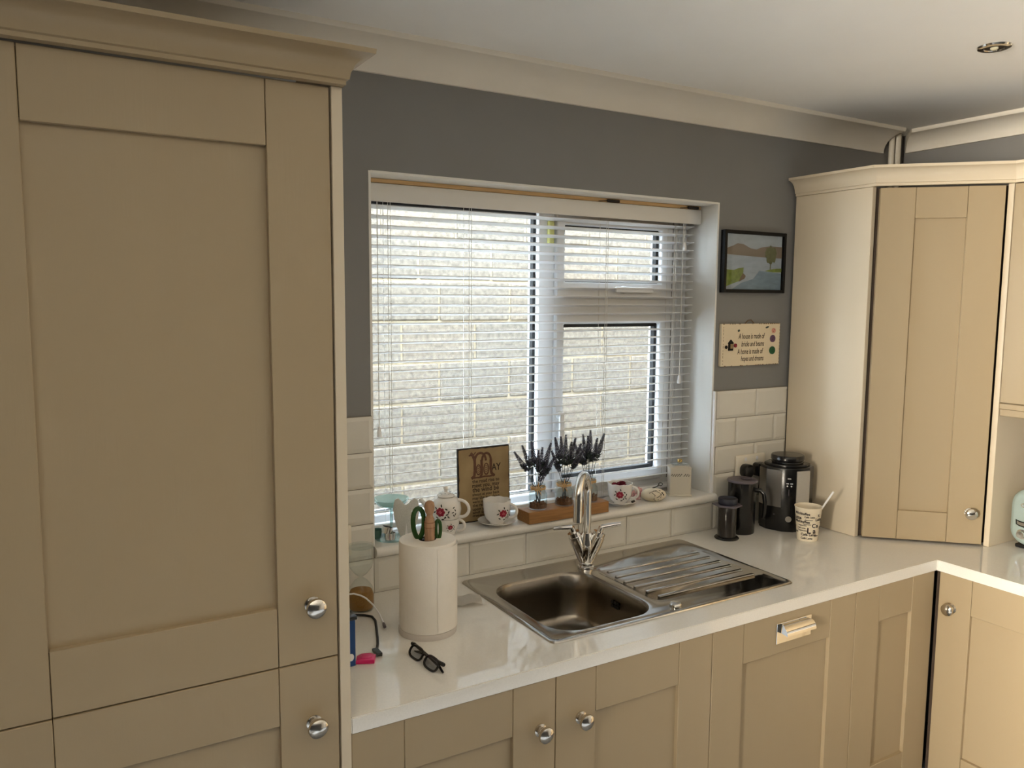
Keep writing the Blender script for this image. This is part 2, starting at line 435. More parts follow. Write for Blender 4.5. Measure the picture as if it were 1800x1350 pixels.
# ------------------------------------------------------------------ window
YF = .150
def bars(bm, x0, x1, z0, z1, w, y0, y1, bev=.004):
    for a in ((x0, x0+w, z0, z1), (x1-w, x1, z0, z1), (x0+w, x1-w, z0, z0+w), (x0+w, x1-w, z1-w, z1)):
        box(bm, a[0], a[1], y0, y1, a[2], a[3], bev)
bm = B(); bars(bm, XW0+.006, XW1-.006, 1.045, ZW1-.006, .045, YF, YF+.07)
win = struct(ob('window_1', bm, 'upvc'))
bm = B(); box(bm, 1.192, 1.2555, YF+.002, YF+.07, 1.085, 2.045, .003); ob('mullion', bm, 'upvc', win)
bm = B(); box(bm, 1.252, 1.80, YF+.002, YF+.07, 1.697, 1.753, .002); ob('transom', bm, 'upvc', win)
bm = B(); box(bm, 1.764, 1.802, YF+.001, YF+.07, 1.085, 2.045, .002); box(bm, 1.25, 1.764, YF+.001, YF+.07, 2.029, 2.045, .001); box(bm, .59, 1.192, YF+.03, YF+.07, 2.034, 2.045, .001); ob('jamb', bm, 'upvc', win)
def glazed(x0, x1, z0, z1, gy, tag_):
    b = B(); bars(b, x0, x1, z0, z1, .012, gy-.004, gy+.016, 0); ob('gasket', b, 'gasket', win, smooth=0)
    b = B(); box(b, x0+.012, x1-.012, gy+.004, gy+.009, z0+.012, z1-.012); ob('pane', b, 'pane', win, smooth=0)
glazed(.594, 1.194, 1.082, 2.036, YF+.025, 0)
def sash(x0, x1, z0, z1, gx0, gx1, gz0, gz1):
    b = B(); y0, y1 = YF-.012, YF+.055
    cells(b, [x0, gx0, gx1, x1], [z0, gz0, gz1, z1], lambda i, j: not (i == 1 and j == 1), y0, y1, M=Matrix(((1, 0, 0, 0), (0, 0, 1, 0), (0, 1, 0, 0), (0, 0, 0, 1))))
    bmesh.ops.bevel(b, geom=[e for e in b.edges if e.calc_face_angle(0) > 1], offset=.004, segments=1, affect='EDGES')
    s = ob('sash', b, 'upvc', win)
    glazed(gx0, gx1, gz0, gz1, YF+.012, 0)
    b = B(); box(b, x1, x1+.004, y0+.006, y0+.012, z0, z1); ob('sash_seal', b, 'gasket', win, smooth=0)
    return s
sash(1.255, 1.765, 1.752, 2.030, 1.288, 1.712, 1.806, 1.996)
sash(1.255, 1.765, 1.085, 1.698, 1.288, 1.712, 1.128, 1.664)
b = B(); box(b, 1.49, 1.66, YF-.034, YF-.022, 1.772, 1.792, .005, 2); lathe(b, [(.0001, 0), (.014, 0), (.014, .01), (.009, .014), (.0001, .014)], 16, M=Matrix.Translation((1.535, YF-.012, 1.782)) @ Matrix.Rotation(PI/2, 4, 'X'))
ob('window_handle', b, 'upvc', win)
b = B(); box(b, 1.262, 1.282, YF-.034, YF-.022, 1.24, 1.36, .005, 2); lathe(b, [(.0001, 0), (.014, 0), (.014, .01), (.009, .014), (.0001, .014)], 16, M=Matrix.Translation((1.272, YF-.012, 1.355)) @ Matrix.Rotation(PI/2, 4, 'X'))
ob('window_handle', b, 'upvc', win)
b = B(); box(b, 1.222, 1.246, YF-.012, YF+.002, 1.925, 2.005, .004); ob('vent_guard', b, 'yellow_guard', win)
# sill board with a rounded nose
prof = [(-.030+.015*(1-math.sin(PI*k/8)), 1.030+.015*math.cos(PI*k/8)) for k in range(9)]
prof = [(.15, 1.045)]+prof+[(.15, 1.015)]
b = B(); n = len(prof)
for k in range(1):
    L0 = [b.verts.new((XW0+.0055 if y > 0 else XW0+.002, y, z)) for y, z in prof]; L1 = [b.verts.new((XW1+.012 if y < 0 else XW1-.0055, y, z)) for y, z in prof]
    b.faces.new(L0); b.faces.new(L1[::-1])
    for i in range(n): b.faces.new((L0[i], L0[(i+1) % n], L1[(i+1) % n], L1[i]))
bmesh.ops.recalc_face_normals(b, faces=b.faces[:])
ob('window_sill', b, 'quartz', win)

# ------------------------------------------------------------------ venetian blind
bl = thing('venetian_blind', 'white horizontal slatted blind lowered over the kitchen window', 'blind', (1.2, .117, 1.05))
bx, by, bz = 1.2, .117, 1.05
b = B(); box(b, .556-bx, 1.842-bx, .078-by, .087-by, 2.020-bz, 2.0715-bz, .003, 2); box(b, 1.834-bx, 1.842-bx, .087-by, .128-by, 2.020-bz, 2.0715-bz, .002)
ob('valance', b, 'valance_white', bl)
b = B(); box(b, .556-bx, 1.832-bx, .098-by, .140-by, 2.045-bz, 2.0715-bz, .002); ob('head_rail', b, 'pine', bl)
b = B(); box(b, .556-bx, 1.842-bx, .082-by, .128-by, 2.0725-bz, 2.0845-bz, .001); ob('lit_soffit_strip', b, 'pine', bl)  # strip whose pine tone stands for warm light on the reveal soffit
for x in (1.44, 1.80):
    b = B(); box(b, x-bx-.025, x-bx+.025, .074-by, .0815-by, 2.0725-bz, 2.0815-bz, .001); tube(b, [(x-bx-.06, .0795-by, 2.0735-bz), (x-bx+.02, .0795-by, 2.081-bz)], .0013, 6); ob('bracket', b, 'burnt_edge', bl)
sl = B(); sw = .0175; tl = math.radians(-11)
pts = []
for k in range(7):
    u = -1+2*k/6; y = sw*u; z = .0022*(1-u*u)
    pts.append((y*math.cos(tl)-z*math.sin(tl), y*math.sin(tl)+z*math.cos(tl)))
up = [sl.verts.new((.558-bx, y, z)) for y, z in pts]+[]
ur = [sl.verts.new((1.830-bx, y, z)) for y, z in pts]
dn = [sl.verts.new((.558-bx, y, z-.0018)) for y, z in pts]; dr = [sl.verts.new((1.830-bx, y, z-.0018)) for y, z in pts]
for k in range(6):
    sl.faces.new((up[k], up[k+1], ur[k+1], ur[k])); sl.faces.new((dn[k+1], dn[k], dr[k], dr[k+1]))
for a, c in ((0, 0), (6, 6)): sl.faces.new((up[a], ur[a], dr[a], dn[a]))
sl.faces.new(up+dn[::-1]); sl.faces.new(ur[::-1]+dr)
bmesh.ops.recalc_face_normals(sl, faces=sl.faces[:])
zz = 2.010; first = None
while zz > 1.085:
    if first is None: o = first = ob('slat', sl, 'slat_white', bl, smooth=50)
    else: o = first.copy(); COL.objects.link(o); o.parent = bl
    o.location = (0, 0, zz-bz); zz -= .0282
b = B(); box(b, .558-bx, 1.830-bx, -.016, .016, 1.058-bz, 1.072-bz, .003, 2); ob('bottom_rail', b, 'slat_white', bl)
for x in (.640, .905, 1.430, 1.735):
    b = B()
    for yy in (-.0185, .0185): tube(b, [(x-bx, yy, 1.06-bz), (x-bx, yy, 2.05-bz)], .0008, 5)
    tube(b, [(x-bx+.008, -.0185, 1.06-bz), (x-bx+.008, -.0185, 2.05-bz)], .0008, 5)
    ob('ladder_cord', b, 'cord_white', bl)
for x, zt in ((.603, 1.372), (1.772, 1.955), (1.765, 1.475)):
    b = B(); tube(b, [(x-bx, -.030, zt-bz), (x-bx, -.030, 2.02-bz)], .0012, 6); cd_ = ob('pull_cord', b, 'cord_white', bl)
    b = B(); lathe(b, [(.0001, -.032), (.007, -.030), (.0075, -.022), (.0045, -.004), (.0025, 0), (.0001, 0)], 12, (x-bx, -.030, zt-bz)); ob('tassel', b, 'white_plastic', cd_)

# ------------------------------------------------------------------ cabinets
kb = B(); lathe(kb, [(.0001, 0), (.0155, 0), (.0155, .003), (.010, .005), (.0075, .010), (.0085, .015), (.0165, .019), (.0195, .025), (.0185, .031), (.012, .0355), (.0001, .037)], 24, M=Matrix.Rotation(PI/2, 4, 'X'))
kob = ob('knob', kb, 'knob_metal'); KNOB = kob.data; bpy.data.objects.remove(kob)
def shaker(parent, Wd, Hd, loc, rz=0, knob=None, sw=.115, rw=.115, th=.022, rec=.012):
    """local: x across, front faces -y at y=0, z up from the bottom edge"""
    p = B(); box(p, sw-.006, Wd-sw+.006, rec, th-.002, rw-.006, Hd-rw+.006)
    d = ob('door', p, 'cabinet_paint', parent, smooth=0, loc=loc, rz=rz)
    for x0, x1 in ((0, sw-.0006), (Wd-sw+.0006, Wd)):
        q = B(); box(q, x0, x1, 0, th, 0, Hd, .0012); ob('stile', q, 'cabinet_paint', d)
    for z0, z1 in ((0, rw), (Hd-rw, Hd)):
        q = B(); box(q, sw+.0004, Wd-sw-.0004, .0006, th, z0, z1, .0012); ob('rail', q, 'cabinet_paint', d)
    if knob: ob('knob', KNOB, None, d, loc=(knob[0], 0, knob[1]))
    return d
def cornice_prof(z0, z1):
    s = (z1-z0)/.063
    return [(-.02, z0), (.0, z0), (.0, z0+.008*s), (.005, z0+.010*s), (.007, z0+.022*s), (.013, z0+.036*s), (.023, z0+.047*s), (.036, z0+.053*s), (.042, z0+.054*s), (.043, z1), (-.02, z1)]
# tall cabinet
t = thing('tall_cabinet', 'tall beige shaker larder cabinet with two doors beside the window wall', 'cabinet', (0, 0, 0))
b = B(); box(b, -.995, .2345, -.610, -.005, .15, 2.128); box(b, -.995, .2345, -.55, -.005, 0, .15); ob('body', b, 'carcass_dark', t, smooth=0)
b = B(); box(b, .2365, .2575, -.636, -.002, 0, 2.131, .001); ob('end_panel', b, 'cabinet_paint_lit', t)
b = B(); sweep(b, cornice_prof(2.131, 2.190), [(-.995, -.656), (.2585, -.656), (.2585, -.004)]); ob('cornice', b, 'cabinet_paint', t)
shaker(t, .602, 1.079, (-.369, -.634, 1.0495), 0, (.553, .112))
shaker(t, .602, .880, (-.369, -.634, .1665), 0, (.552, .756))
shaker(t, .602, 1.079, (-.975, -.634, 1.0495)); shaker(t, .602, .880, (-.975, -.634, .1665))
# base cabinets under the window
YD = -.630
t = thing('sink_cabinet', 'beige shaker base cabinet with paired knob doors below the sink', 'cabinet')
b = B(); box(b, .260, 1.2515, -.606, -.01, .15, .70); box(b, .260, 1.2515, -.55, -.01, 0, .15); box(b, .260, 1.2515, -.606, -.58, .70, .8725); ob('body', b, 'carcass_dark', t, smooth=0)
shaker(t, .4935, .708, (.2595, YD, .166), 0, (.4515, .590))
shaker(t, .4955, .708, (.7555, YD, .166), 0, (.070, .590))
t = thing('dishwasher', 'integrated dishwasher behind beige door with chrome cup pull', 'dishwasher')
b = B(); box(b, 1.2535, 1.8435, -.606, -.01, .15, .8725); box(b, 1.2535, 1.8435, -.55, -.01, 0, .15); ob('body', b, 'carcass_dark', t, smooth=0)
d = shaker(t, .589, .708, (1.2535, YD, .166))
b = B(); box(b, -.072, .072, -.0025, 0, -.030, .030, .001)
hood = []
for k in range(9):
    a = PI*k/16; hood.append((-.004-.026*math.sin(a)*1.0, .026*math.cos(a)))
hw = .060
for i, (ya, za) in enumerate(hood[:-1]):
    yb_, zb = hood[i+1]
    f = [b.verts.new((s*hw*(.86+.14*min(1, j/3)), y, z)) for s, y, z, j in ((-1, ya, za, i), (1, ya, za, i), (1, yb_, zb, i+1), (-1, yb_, zb, i+1))]
    b.faces.new(f)
for s in (-1, 1):
    f = [b.verts.new((s*hw*(.86+.14*min(1, j/3)), y, z)) for j, (y, z) in enumerate(hood)]+[b.verts.new((s*hw*.9, -.003, 0))]
    b.faces.new(f)
bmesh.ops.remove_doubles(b, verts=b.verts[:], dist=1e-5)
ob('cup_handle', b, 'chrome', d, loc=(.314, -.0005, .652), smooth=30)
t = thing('corner_base_cabinet', 'narrow beige shaker base door without knob in the inner corner', 'cabinet')
b = B(); box(b, 1.8455, 2.270, -.606, -.01, .15, .8725); box(b, 1.8455, 2.27, -.55, -.01, 0, .15); ob('body', b, 'carcass_dark', t, smooth=0)
shaker(t, .397, .708, (1.8445, YD, .166))
t = thing('base_cabinet', 'brightly lit beige base cabinet with knob on the adjoining run', 'cabinet')
b = B(); box(b, 2.275, 2.878, -1.90, -.62, .15, .8725); box(b, 2.33, 2.878, -1.9, -.62, 0, .15); ob('body', b, 'carcass_dark', t, smooth=0)
shaker(t, .497, .708, (2.251, -.643, .166), -PI/2, (.045, .598), sw=.105)
shaker(t, .497, .708, (2.251, -1.143, .166), -PI/2, (.45, .598))
# worktop
b = B()
xs = [.2585, .822, 1.640, 2.246, 2.8795]; ys = [-1.92, -.634, -.532, -.068, -.0065]
cells(b, xs, ys, lambda i, j: (i == 3 if j == 0 else not (i == 1 and j == 2)), .875, CT)
bmesh.ops.bevel(b, geom=[e for e in b.edges if len(e.link_faces) == 2 and e.calc_face_angle(0) > 1], offset=.002, segments=2, affect='EDGES')
tag(ob('worktop', b, 'quartz'), 'polished pale quartz worktop with a square cream front edge', 'worktop')
# corner wall cabinet standing on the worktop
cx0, cyd = 2.232, -.335; dx1, dy1 = 2.532, -.622
t = thing('corner_cabinet', 'tall beige corner cupboard with diagonal knob door standing on worktop', 'cabinet')
b = B(); box(b, cx0, cx0+.019, cyd, -.0125, CT+.001, 2.137, .001); ob('side_panel', b, 'cabinet_paint_lit', t)
b = B(); box(b, dx1, 2.878, dy1-.019, dy1, CT+.001, 2.137, .001); ob('side_panel', b, 'cabinet_paint_lit', t)
dl = math.hypot(dx1-cx0, dy1-cyd); da = math.atan2(dy1-cyd, dx1-cx0)
nx, ny = math.sin(da), -math.cos(da)
b = B(); prism(b, [(cx0+.02, -.014), (cx0+.02, cyd+.015), (dx1+.0, dy1+.021), (2.877, dy1+.001), (2.877, -.014)], CT+.002, 2.135); ob('body', b, 'carcass_dark', t, smooth=0)
ux, uy = math.cos(da), math.sin(da)
ds = .022; dw = dl-.032
shaker(t, dw, 2.131-(CT+.008), (cx0+ux*ds+nx*.013, cyd+uy*ds+ny*.013, CT+.008), da, (dw-.045, .110), sw=.112, rw=.103)
cpath = [(cx0-.004, -.013), (cx0-.004, cyd-.014), (dx1-.003, dy1-.024), (dx1-.003, -1.9)]
cpr = cornice_prof(2.138, 2.202)
b = B(); sweep(b, cpr, cpath, 0, 2); ob('cornice', b, 'cabinet_paint_lit', t)
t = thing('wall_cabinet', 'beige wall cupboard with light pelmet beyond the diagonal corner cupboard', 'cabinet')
b = B(); box(b, dx1+.022, 2.878, -1.85, dy1-.022, 1.415, 2.136); ob('body', b, 'cabinet_paint_lit', t, smooth=0)
shaker(t, .497, .722, (dx1, dy1-.022, 1.413), -PI/2); shaker(t, .497, .722, (dx1, dy1-.022-.5, 1.413), -PI/2)
b = B(); box(b, dx1+.004, dx1+.024, -1.85, dy1-.021, 1.367, 1.412, .002); box(b, dx1-.004, dx1+.012, -1.85, dy1-.021, 1.390, 1.411, .003); ob('pelmet', b, 'cabinet_paint', t)
b = B(); sweep(b, cpr, cpath, 2, 3); ob('cornice', b, 'cabinet_paint_lit', t)

# ------------------------------------------------------------------ sink and tap
sk = thing('kitchen_sink', 'stainless steel inset sink with single bowl and ribbed drainer', 'sink', (.798, -.55, CT))
SW, SD = .866, .50
def loopfill(t, outer, holes):
    es = []
    for lp in [outer]+holes:
        es += [t.edges.get((lp[i], lp[(i+1) % len(lp)])) or t.edges.new((lp[i], lp[(i+1) % len(lp)])) for i in range(len(lp))]
    bmesh.ops.triangle_fill(t, use_beauty=True, edges=es)
def vloop(t, pts, z): return [t.verts.new((x, y, z)) for x, y in pts]
def bridge(t, a, b_):
    for i in range(len(a)): t.faces.new((a[i], a[(i+1) % len(a)], b_[(i+1) % len(a)], b_[i]))
BX0, BX1, BY0, BY1 = .040, .375, .032, .415
t = B()
o0 = vloop(t, rrect(0, SW, 0, SD, .02, 4), .0008); o1 = vloop(t, rrect(.002, SW-.002, .002, SD-.002, .02, 4), .004)
o2 = vloop(t, rrect(.010, SW-.010, .010, SD-.010, .018, 4), .006); o3 = vloop(t, rrect(.016, SW-.016, .016, SD-.016, .016, 4), .0035)
bridge(t, o0, o1); bridge(t, o1, o2); bridge(t, o2, o3)
h1 = vloop(t, rrect(BX0, BX1, BY0, BY1, .085, 8), .0035)
DX0, DX1, DY0, DY1 = .402, .846, .085, .385
h2 = vloop(t, rrect(DX0, DX1, DY0, DY1, .03, 5), .0035)
loopfill(t, o3, [h1, h2])
h3 = vloop(t, rrect(DX0+.006, DX1-.006, DY0+.006, DY1-.006, .026, 5), -.0005); bridge(t, h2, h3)
t.faces.new(h3)
bmesh.ops.recalc_face_normals(t, faces=t.faces[:])
ob('deck', t, 'steel', sk, smooth=35)
t = B(); prev = vloop(t, rrect(BX0, BX1, BY0, BY1, .085, 8), .0035)
for d_, z in ((.003, .0), (.006, -.006), (.010, -.06), (.014, -.125), (.022, -.142), (.040, -.150)):
    nw = vloop(t, rrect(BX0+d_, BX1-d_, BY0+d_, BY1-d_, .085, 8), z); bridge(t, prev, nw); prev = nw
t.faces.new(prev); bmesh.ops.recalc_face_normals(t, faces=t.faces[:])
for f in t.faces: f.normal_flip()
bowl = ob('bowl', t, 'steel_shaded', sk, smooth=60)
b = B(); lathe(b, [(.045, .0), (.045, .002), (.038, .003), (.034, -.001), (.0001, .001)], 28, (.2075, .2235, -.1495)); ob('waste_strainer', b, 'chrome', bowl)
for k in range(3):
    for j in range(2):
        b = B(); box(b, BX1-.0135, BX1-.0115, .205+k*.012, .2135+k*.012, -.055+j*.012, -.047+j*.012); ob('overflow_slot', b, 'dark_hole', bowl, smooth=0)
for k in range(6):
    y = DY0+.032+k*.047
    b = B(); box(b, DX0+.02+.018*abs(k-2.5)*.3, DX1-.03, y-.006, y+.006, -.0012, .0042, .003, 2); ob('drainer_rib', b, 'steel', sk)
b = B(); lathe(b, [(.0001, .002), (.017, .002), (.017, .006), (.014, .009), (.0001, .0095)], 24, (.430, .040, .0018)); ob('waste_knob', b, 'chrome', sk)

tp = thing('mixer_tap', 'chrome swan-neck mixer tap with two lever handles behind sink bowl', 'tap', (1.196, -.136, CT+.0042))
b = B(); lathe(b, [(.0001, 0), (.026, 0), (.026, .006), (.022, .009), (.022, .016), (.018, .020), (.0001, .020)], 28); ob('base', b, 'chrome', tp)
va = math.radians(-28)       # plane of the V body, turned a little
VM = Matrix.Rotation(va, 4, 'Z')
b = B(); lathe(b, [(.019, .018), (.023, .04), (.022, .08), (.0155, .112), (.0001, .115)], 24); ob('body', b, 'chrome', tp)
for s in (-1, 1):
    b = B(); tube(b, [(s*.004, 0, .016), (s*.016, 0, .048), (s*.030, 0, .084), (s*.036, 0, .100)], [.016, .0195, .0220, .0222], 20, M=VM)
    arm = ob('valve_body', b, 'chrome', tp)
    b = B(); tube(b, [(s*.036, 0, .100), (s*.041, 0, .113)], .0195, 20, M=VM)
    tube(b, [(s*.041, 0, .113), (s*.047, 0, .128)], .0095, 12, M=VM)
    e = (s*.047, -.0, .128); f = (s*.105, -.012, .128 if s < 0 else .142)
    tube(b, [e, ((e[0]+f[0])/2, -.006, (e[2]+f[2])/2+.001), f], [.0080, .0075, .0060], 12, M=VM)
    ob('handle', b, 'chrome', arm)
b = B(); sp = [(0, 0, .10), (0, 0, .16), (0, 0, .20), (0, 0, .24)]
R_ = .058; sd = Vector((-.76, -.65, 0)).normalized()
for k in range(1, 15):
    a = PI*k/14*1.02; sp.append((sd.x*R_*(1-math.cos(a)), sd.y*R_*(1-math.cos(a)), .24+R_*1.12*math.sin(a)))
l = Vector(sp[-1]); sp.append((l.x+sd.x*.003, l.y+sd.y*.003, l.z-.06))
tube(b, sp, .0135, 20); ob('spout', b, 'chrome', tp)


# ------------------------------------------------------------------ things on the sill
SZ = 1.0452
def camang(x, y): return math.atan2(CAM.y-y, CAM.x-x)          # direction (angle in plan) from a point towards the viewer side of the room
def rose_parts(parent, rf, a0, cz, s, z_eps=.0006):
    fl = B()
    for k in range(7):
        an = k*2*PI/7; disc(fl, .66*s*math.cos(an), cz+.62*s*math.sin(an), .52*s, .44*s, an, 8, .0002)
    disc(fl, 0, cz, .5*s, .5*s, 0, 10, .0004)
    ob('rose_print', wrap(fl, rf, z_eps, a0), 'rose_red', parent)
    pk = B()
    for k in range(4): disc(pk, .25*s*math.cos(k*1.7), cz+.25*s*math.sin(k*1.7), .2*s, .14*s, k, 8, .0008)
    ob('rose_print', wrap(pk, rf, z_eps, a0), 'rose_pink', parent)
    lf = B()
    for dx, dz, an in ((-1.5, -.1, .5), (-1.2, .9, 2.4), (1.4, .7, 2.6), (1.6, -.6, .3), (1.1, -1.3, .9), (.2, 1.5, 1.9), (1.9, -1.2, 2.2), (-.9, -1.4, 2.6), (.5, -1.8, .2), (2.0, .0, 1.2)):
        disc(lf, dx*s, cz+dz*s, .38*s, .17*s, an, 8)
    ob('leaf_print', wrap(lf, rf, z_eps, a0), 'leaf_dark', parent)
def cup_profile(r, h, foot=.022):
    return [(.0001, .004), (foot-.003, .004), (foot-.002, 0), (foot, 0), (foot+.002, .005), (r*.80, h*.22), (r*.93, h*.45), (r*.97, h*.7), (r, h)], \
           [(r, h), (r-.0015, h+.0006), (r-.003, h), (r*.97-.003, h*.7), (r*.92-.003, h*.42), (r*.74-.003, h*.2), (.0001, h*.13)]
def ear(bm, r, z0, z1, out, ang, th=.0045, M=None):
    pts = []
    for k in range(11):
        a = -PI/2+PI*k/10
        pts.append((r-.003+out*max(0, math.cos(a))**.8, 0, (z0+z1)/2+(z1-z0)/2*math.sin(a)))
    tube(bm, pts, th, 8, M=Matrix.Rotation(ang, 4, 'Z'))
def teacup(label, sl_label, loc, r, h, sr, hand, rose_da, petals=False):
    s = thing('saucer', sl_label, 'saucer', (loc[0], loc[1], SZ))
    b = B(); lathe(b, [(.0001, .003), (.024, .003), (.024, 0), (.027, 0), (.029, .004), (sr*.75, .008), (sr, .0145), (sr, .0162), (sr*.75, .0105), (.030, .0062), (.0001, .0058)], 36); ob('dish', b, 'porcelain', s)
    c = thing('teacup', label, 'teacup', (loc[0], loc[1], SZ+.0062))
    o_, i_ = cup_profile(r, h)
    b = B(); lathe(b, o_+i_[1:], 36)
    for v in b.verts:
        if v.co.z > h*.9: v.co.z += .0012*math.sin(9*math.atan2(v.co.y, v.co.x))
    ob('bowl', b, 'porcelain', c, smooth=60)
    b = B(); ear(b, r*.96, h*.28, h*.86, .026, hand); ob('handle', b, 'porcelain', c)
    rose_parts(c, interp([(rr, zz) for rr, zz in o_ if rr > .02]), camang(*loc)+rose_da, h*.52, .0115)
    if petals:
        b = B()
        for k in range(16):
            a = random.uniform(0, 6.28); q = random.uniform(0, r*.6)
            lathe(b, [(.0001, .004), (.008, .002), (.011, .006)], 8, M=Matrix.Translation((q*math.cos(a), q*math.sin(a), h*.80+random.uniform(0, .009))) @ Matrix.Rotation(random.uniform(-.7, .7), 4, 'X') @ Matrix.Rotation(random.uniform(-.7, .7), 4, 'Y'))
        po = ob('potpourri', b, 'petals_dark'); po.location = (loc[0], loc[1], SZ+.0062)
        tag(po, 'dark red dried petals heaped in the right-hand floral teacup', 'potpourri'); po['kind'] = 'stuff'
    return c
teacup('empty white teacup with small rose in front of parchment plaque', 'white saucer under the teacup before the parchment plaque', (.962, .018), .044, .074, .060, camang(.962, .018)+1.25, .5)
teacup('rose-patterned teacup filled with dark petals beside the wooden tray', 'white saucer under the petal-filled teacup', (1.455, .028), .043, .070, .058, camang(1.455, .028)+1.35, 0, True)
b = B(); sphere(b, (0, 0, .004), .004, sc=(1.6, 1, 1)); sphere(b, (.008, .003, .004), .004); ob_ = ob('berry_charm', b, 'black_plastic', loc=(1.474, -.018, SZ+.0135)); tag(ob_, 'tiny dark charm lying on the saucer of the petal-filled cup', 'charm')

# tea-for-one set
tx, ty = .785, .018
c = thing('tea_cup_base', 'white rose cup forming the lower half of the tea-for-one set', 'teacup', (tx, ty, SZ))
pr = [(.0001, .004), (.026, .004), (.027, 0), (.030, 0), (.032, .006), (.040, .025), (.0435, .046), (.0435, .048), (.041, .047), (.037, .025), (.0001, .01)]
b = B(); lathe(b, pr, 36); ob('bowl', b, 'porcelain', c, smooth=60)
b = B(); ear(b, .040, .010, .044, .024, camang(tx, ty)+1.2); ob('handle', b, 'porcelain', c)
rose_parts(c, interp([(.030, 0), (.032, .006), (.040, .025), (.0435, .046)]), camang(tx, ty)+.35, .026, .007)
c = thing('teapot', 'small round white teapot with crimson rose stacked on its cup', 'teapot', (tx, ty, SZ+.0485))
pr = [(.0001, .001), (.038, .001), (.0385, 0), (.041, 0), (.0455, .012), (.047, .026), (.0440, .045), (.036, .058), (.026, .063), (.026, .061), (.0001, .060)]
b = B(); lathe(b, pr, 36); ob('pot', b, 'porcelain', c, smooth=60)
b = B(); lathe(b, [(.0001, .0635), (.025, .0635), (.027, .066), (.022, .071), (.010, .075), (.0055, .077), (.006, .083), (.008, .088), (.006, .093), (.0001, .0945)], 28); ld = ob('lid', b, 'porcelain', c)
lf = B()
for k in range(12):
    a = k*.52; q = .017+.004*(k % 2); disc(lf, q*math.cos(a), q*math.sin(a), .0035, .002, a, 8, .0755-.0012*(k % 2))
ob('leaf_print', lf, 'leaf_dark', ld)
b = B(); ear(b, .043, .004, .056, .034, camang(tx, ty)+1.2, .005); ob('handle', b, 'porcelain', c)
sa = camang(tx, ty)-1.6; b = B(); tube(b, [(.036, 0, .014), (.056, 0, .028), (.066, 0, .044), (.078, 0, .056)], [.012, .009, .007, .006], 12, M=Matrix.Rotation(sa, 4, 'Z')); ob('spout', b, 'porcelain', c)
prf = interp([(.041, 0), (.0455, .012), (.047, .026), (.0440, .045), (.036, .058)])
rose_parts(c, prf, camang(tx, ty)-.35, .026, .0125)
lf = B()
for dx, dz, an in ((.0, .012, .7), (.004, .004, 2), (-.004, -.002, .4), (.005, -.008, 1.2), (.0, -.012, 2.2)): disc(lf, dx, .026+dz, .0042, .0017, an, 8)
ob('leaf_print', wrap(lf, prf, .0006, camang(tx, ty)+.55), 'leaf_dark', c)

# parchment plaque
pq = thing('blessing_plaque', 'parchment-coloured wooden plaque with Irish blessing lettering leaning on blind', 'plaque', (.953, .079, SZ))
pq.rotation_euler = (math.radians(-2.2), 0, 0)
PW, PH = .186, .236
b = B(); box(b, -PW/2, PW/2, 0, .009, 0, PH, .001); ob('board', b, 'burnt_edge', pq)
pl = [(-PW/2+.004+random.uniform(-.001, .001), .004)]
pts = []
for k in range(14): pts.append((-PW/2+.004+k*(PW-.008)/13, .004+random.uniform(-.0012, .0012)))
for k in range(1, 17): pts.append((PW/2-.004+random.uniform(-.0012, .0012), .004+k*(PH-.008)/17))
for k in range(14): pts.append((PW/2-.004-k*(PW-.008)/13, PH-.004+random.uniform(-.0015, .001)))
for k in range(1, 17): pts.append((-PW/2+.004+random.uniform(-.0012, .0012), PH-.004-k*(PH-.008)/17))
b = B(); prism(b, pts, 0, .0008, M=RXF); ob('parchment', b, 'parchment', pq, smooth=0)
def plettering(s, size, x, z, mt='ink_brown', w=None, nm='lettering'):
    t_ = txt(s, size, fat=.018)
    if w:
        mx = max(v.co.x for v in t_.verts); mn = min(v.co.x for v in t_.verts)
        for v in t_.verts: v.co.x = (v.co.x-mn)*w/(mx-mn)
    bmesh.ops.transform(t_, matrix=Matrix.Translation((x, -.0012, z)) @ RXF, verts=t_.verts[:]); ob(nm, t_, mt, pq, smooth=0)
plettering('AY', .032, .026, .158, w=.034)
for s_, z_, sz_, w_ in (('the road rise to', .124, .0155, .098), ('meet you, may', .110, .0175, .098), ('the wind be', .095, .0205, .096), ('always at your back', .083, .0125, .098), ('may the sun shine', .071, .0135, .098), ('warm upon your face', .060, .0115, .098), ('the rains fall soft', .048, .0135, .096), ('upon your fields', .036, .0135, .098), ('and until we', .026, .0115, .09), ('meet again', .016, .0115, .085)):
    plettering(s_, sz_, -.044, z_, w=w_)
# ornate initial M from bands and scrolls
b = B()
def stroke(pts, r):
    for v in tube(b, [(x, 0, z) for x, z in pts], r*1.25, 6): v.co.y = -.0012+v.co.y*.12
def arc(cx, cz, rx, rz, a0, a1, n=12): return [(cx+rx*math.cos(a0+(a1-a0)*k/n), cz+rz*math.sin(a0+(a1-a0)*k/n)) for k in range(n+1)]
stroke([(-.046, .139), (-.036, .147), (-.034, .165), (-.034, .195), (-.040, .212), (-.050, .217)], .0042)
stroke(arc(-.014, .192, .020, .026, PI, 0), .0034); stroke(arc(.008, .192, .016, .024, PI, 0), .0034)
stroke([(-.010, .196), (-.009, .170), (-.010, .150), (-.014, .141)], .0040)
stroke([(.024, .195), (.023, .165), (.026, .150), (.036, .141)], .0042)
stroke([(-.046, .139), (-.030, .141), (-.016, .140), (.000, .142), (.018, .141), (.038, .142)], .0022)
stroke(arc(-.021, .165, .008, .016, 0, 2*PI, 16), .0016); stroke(arc(.007, .165, .009, .018, 0, 2*PI, 16), .0016)
stroke([(-.046, .222), (-.038, .214), (-.030, .222)], .0018); stroke([(-.055, .212), (-.044, .214)], .0018)
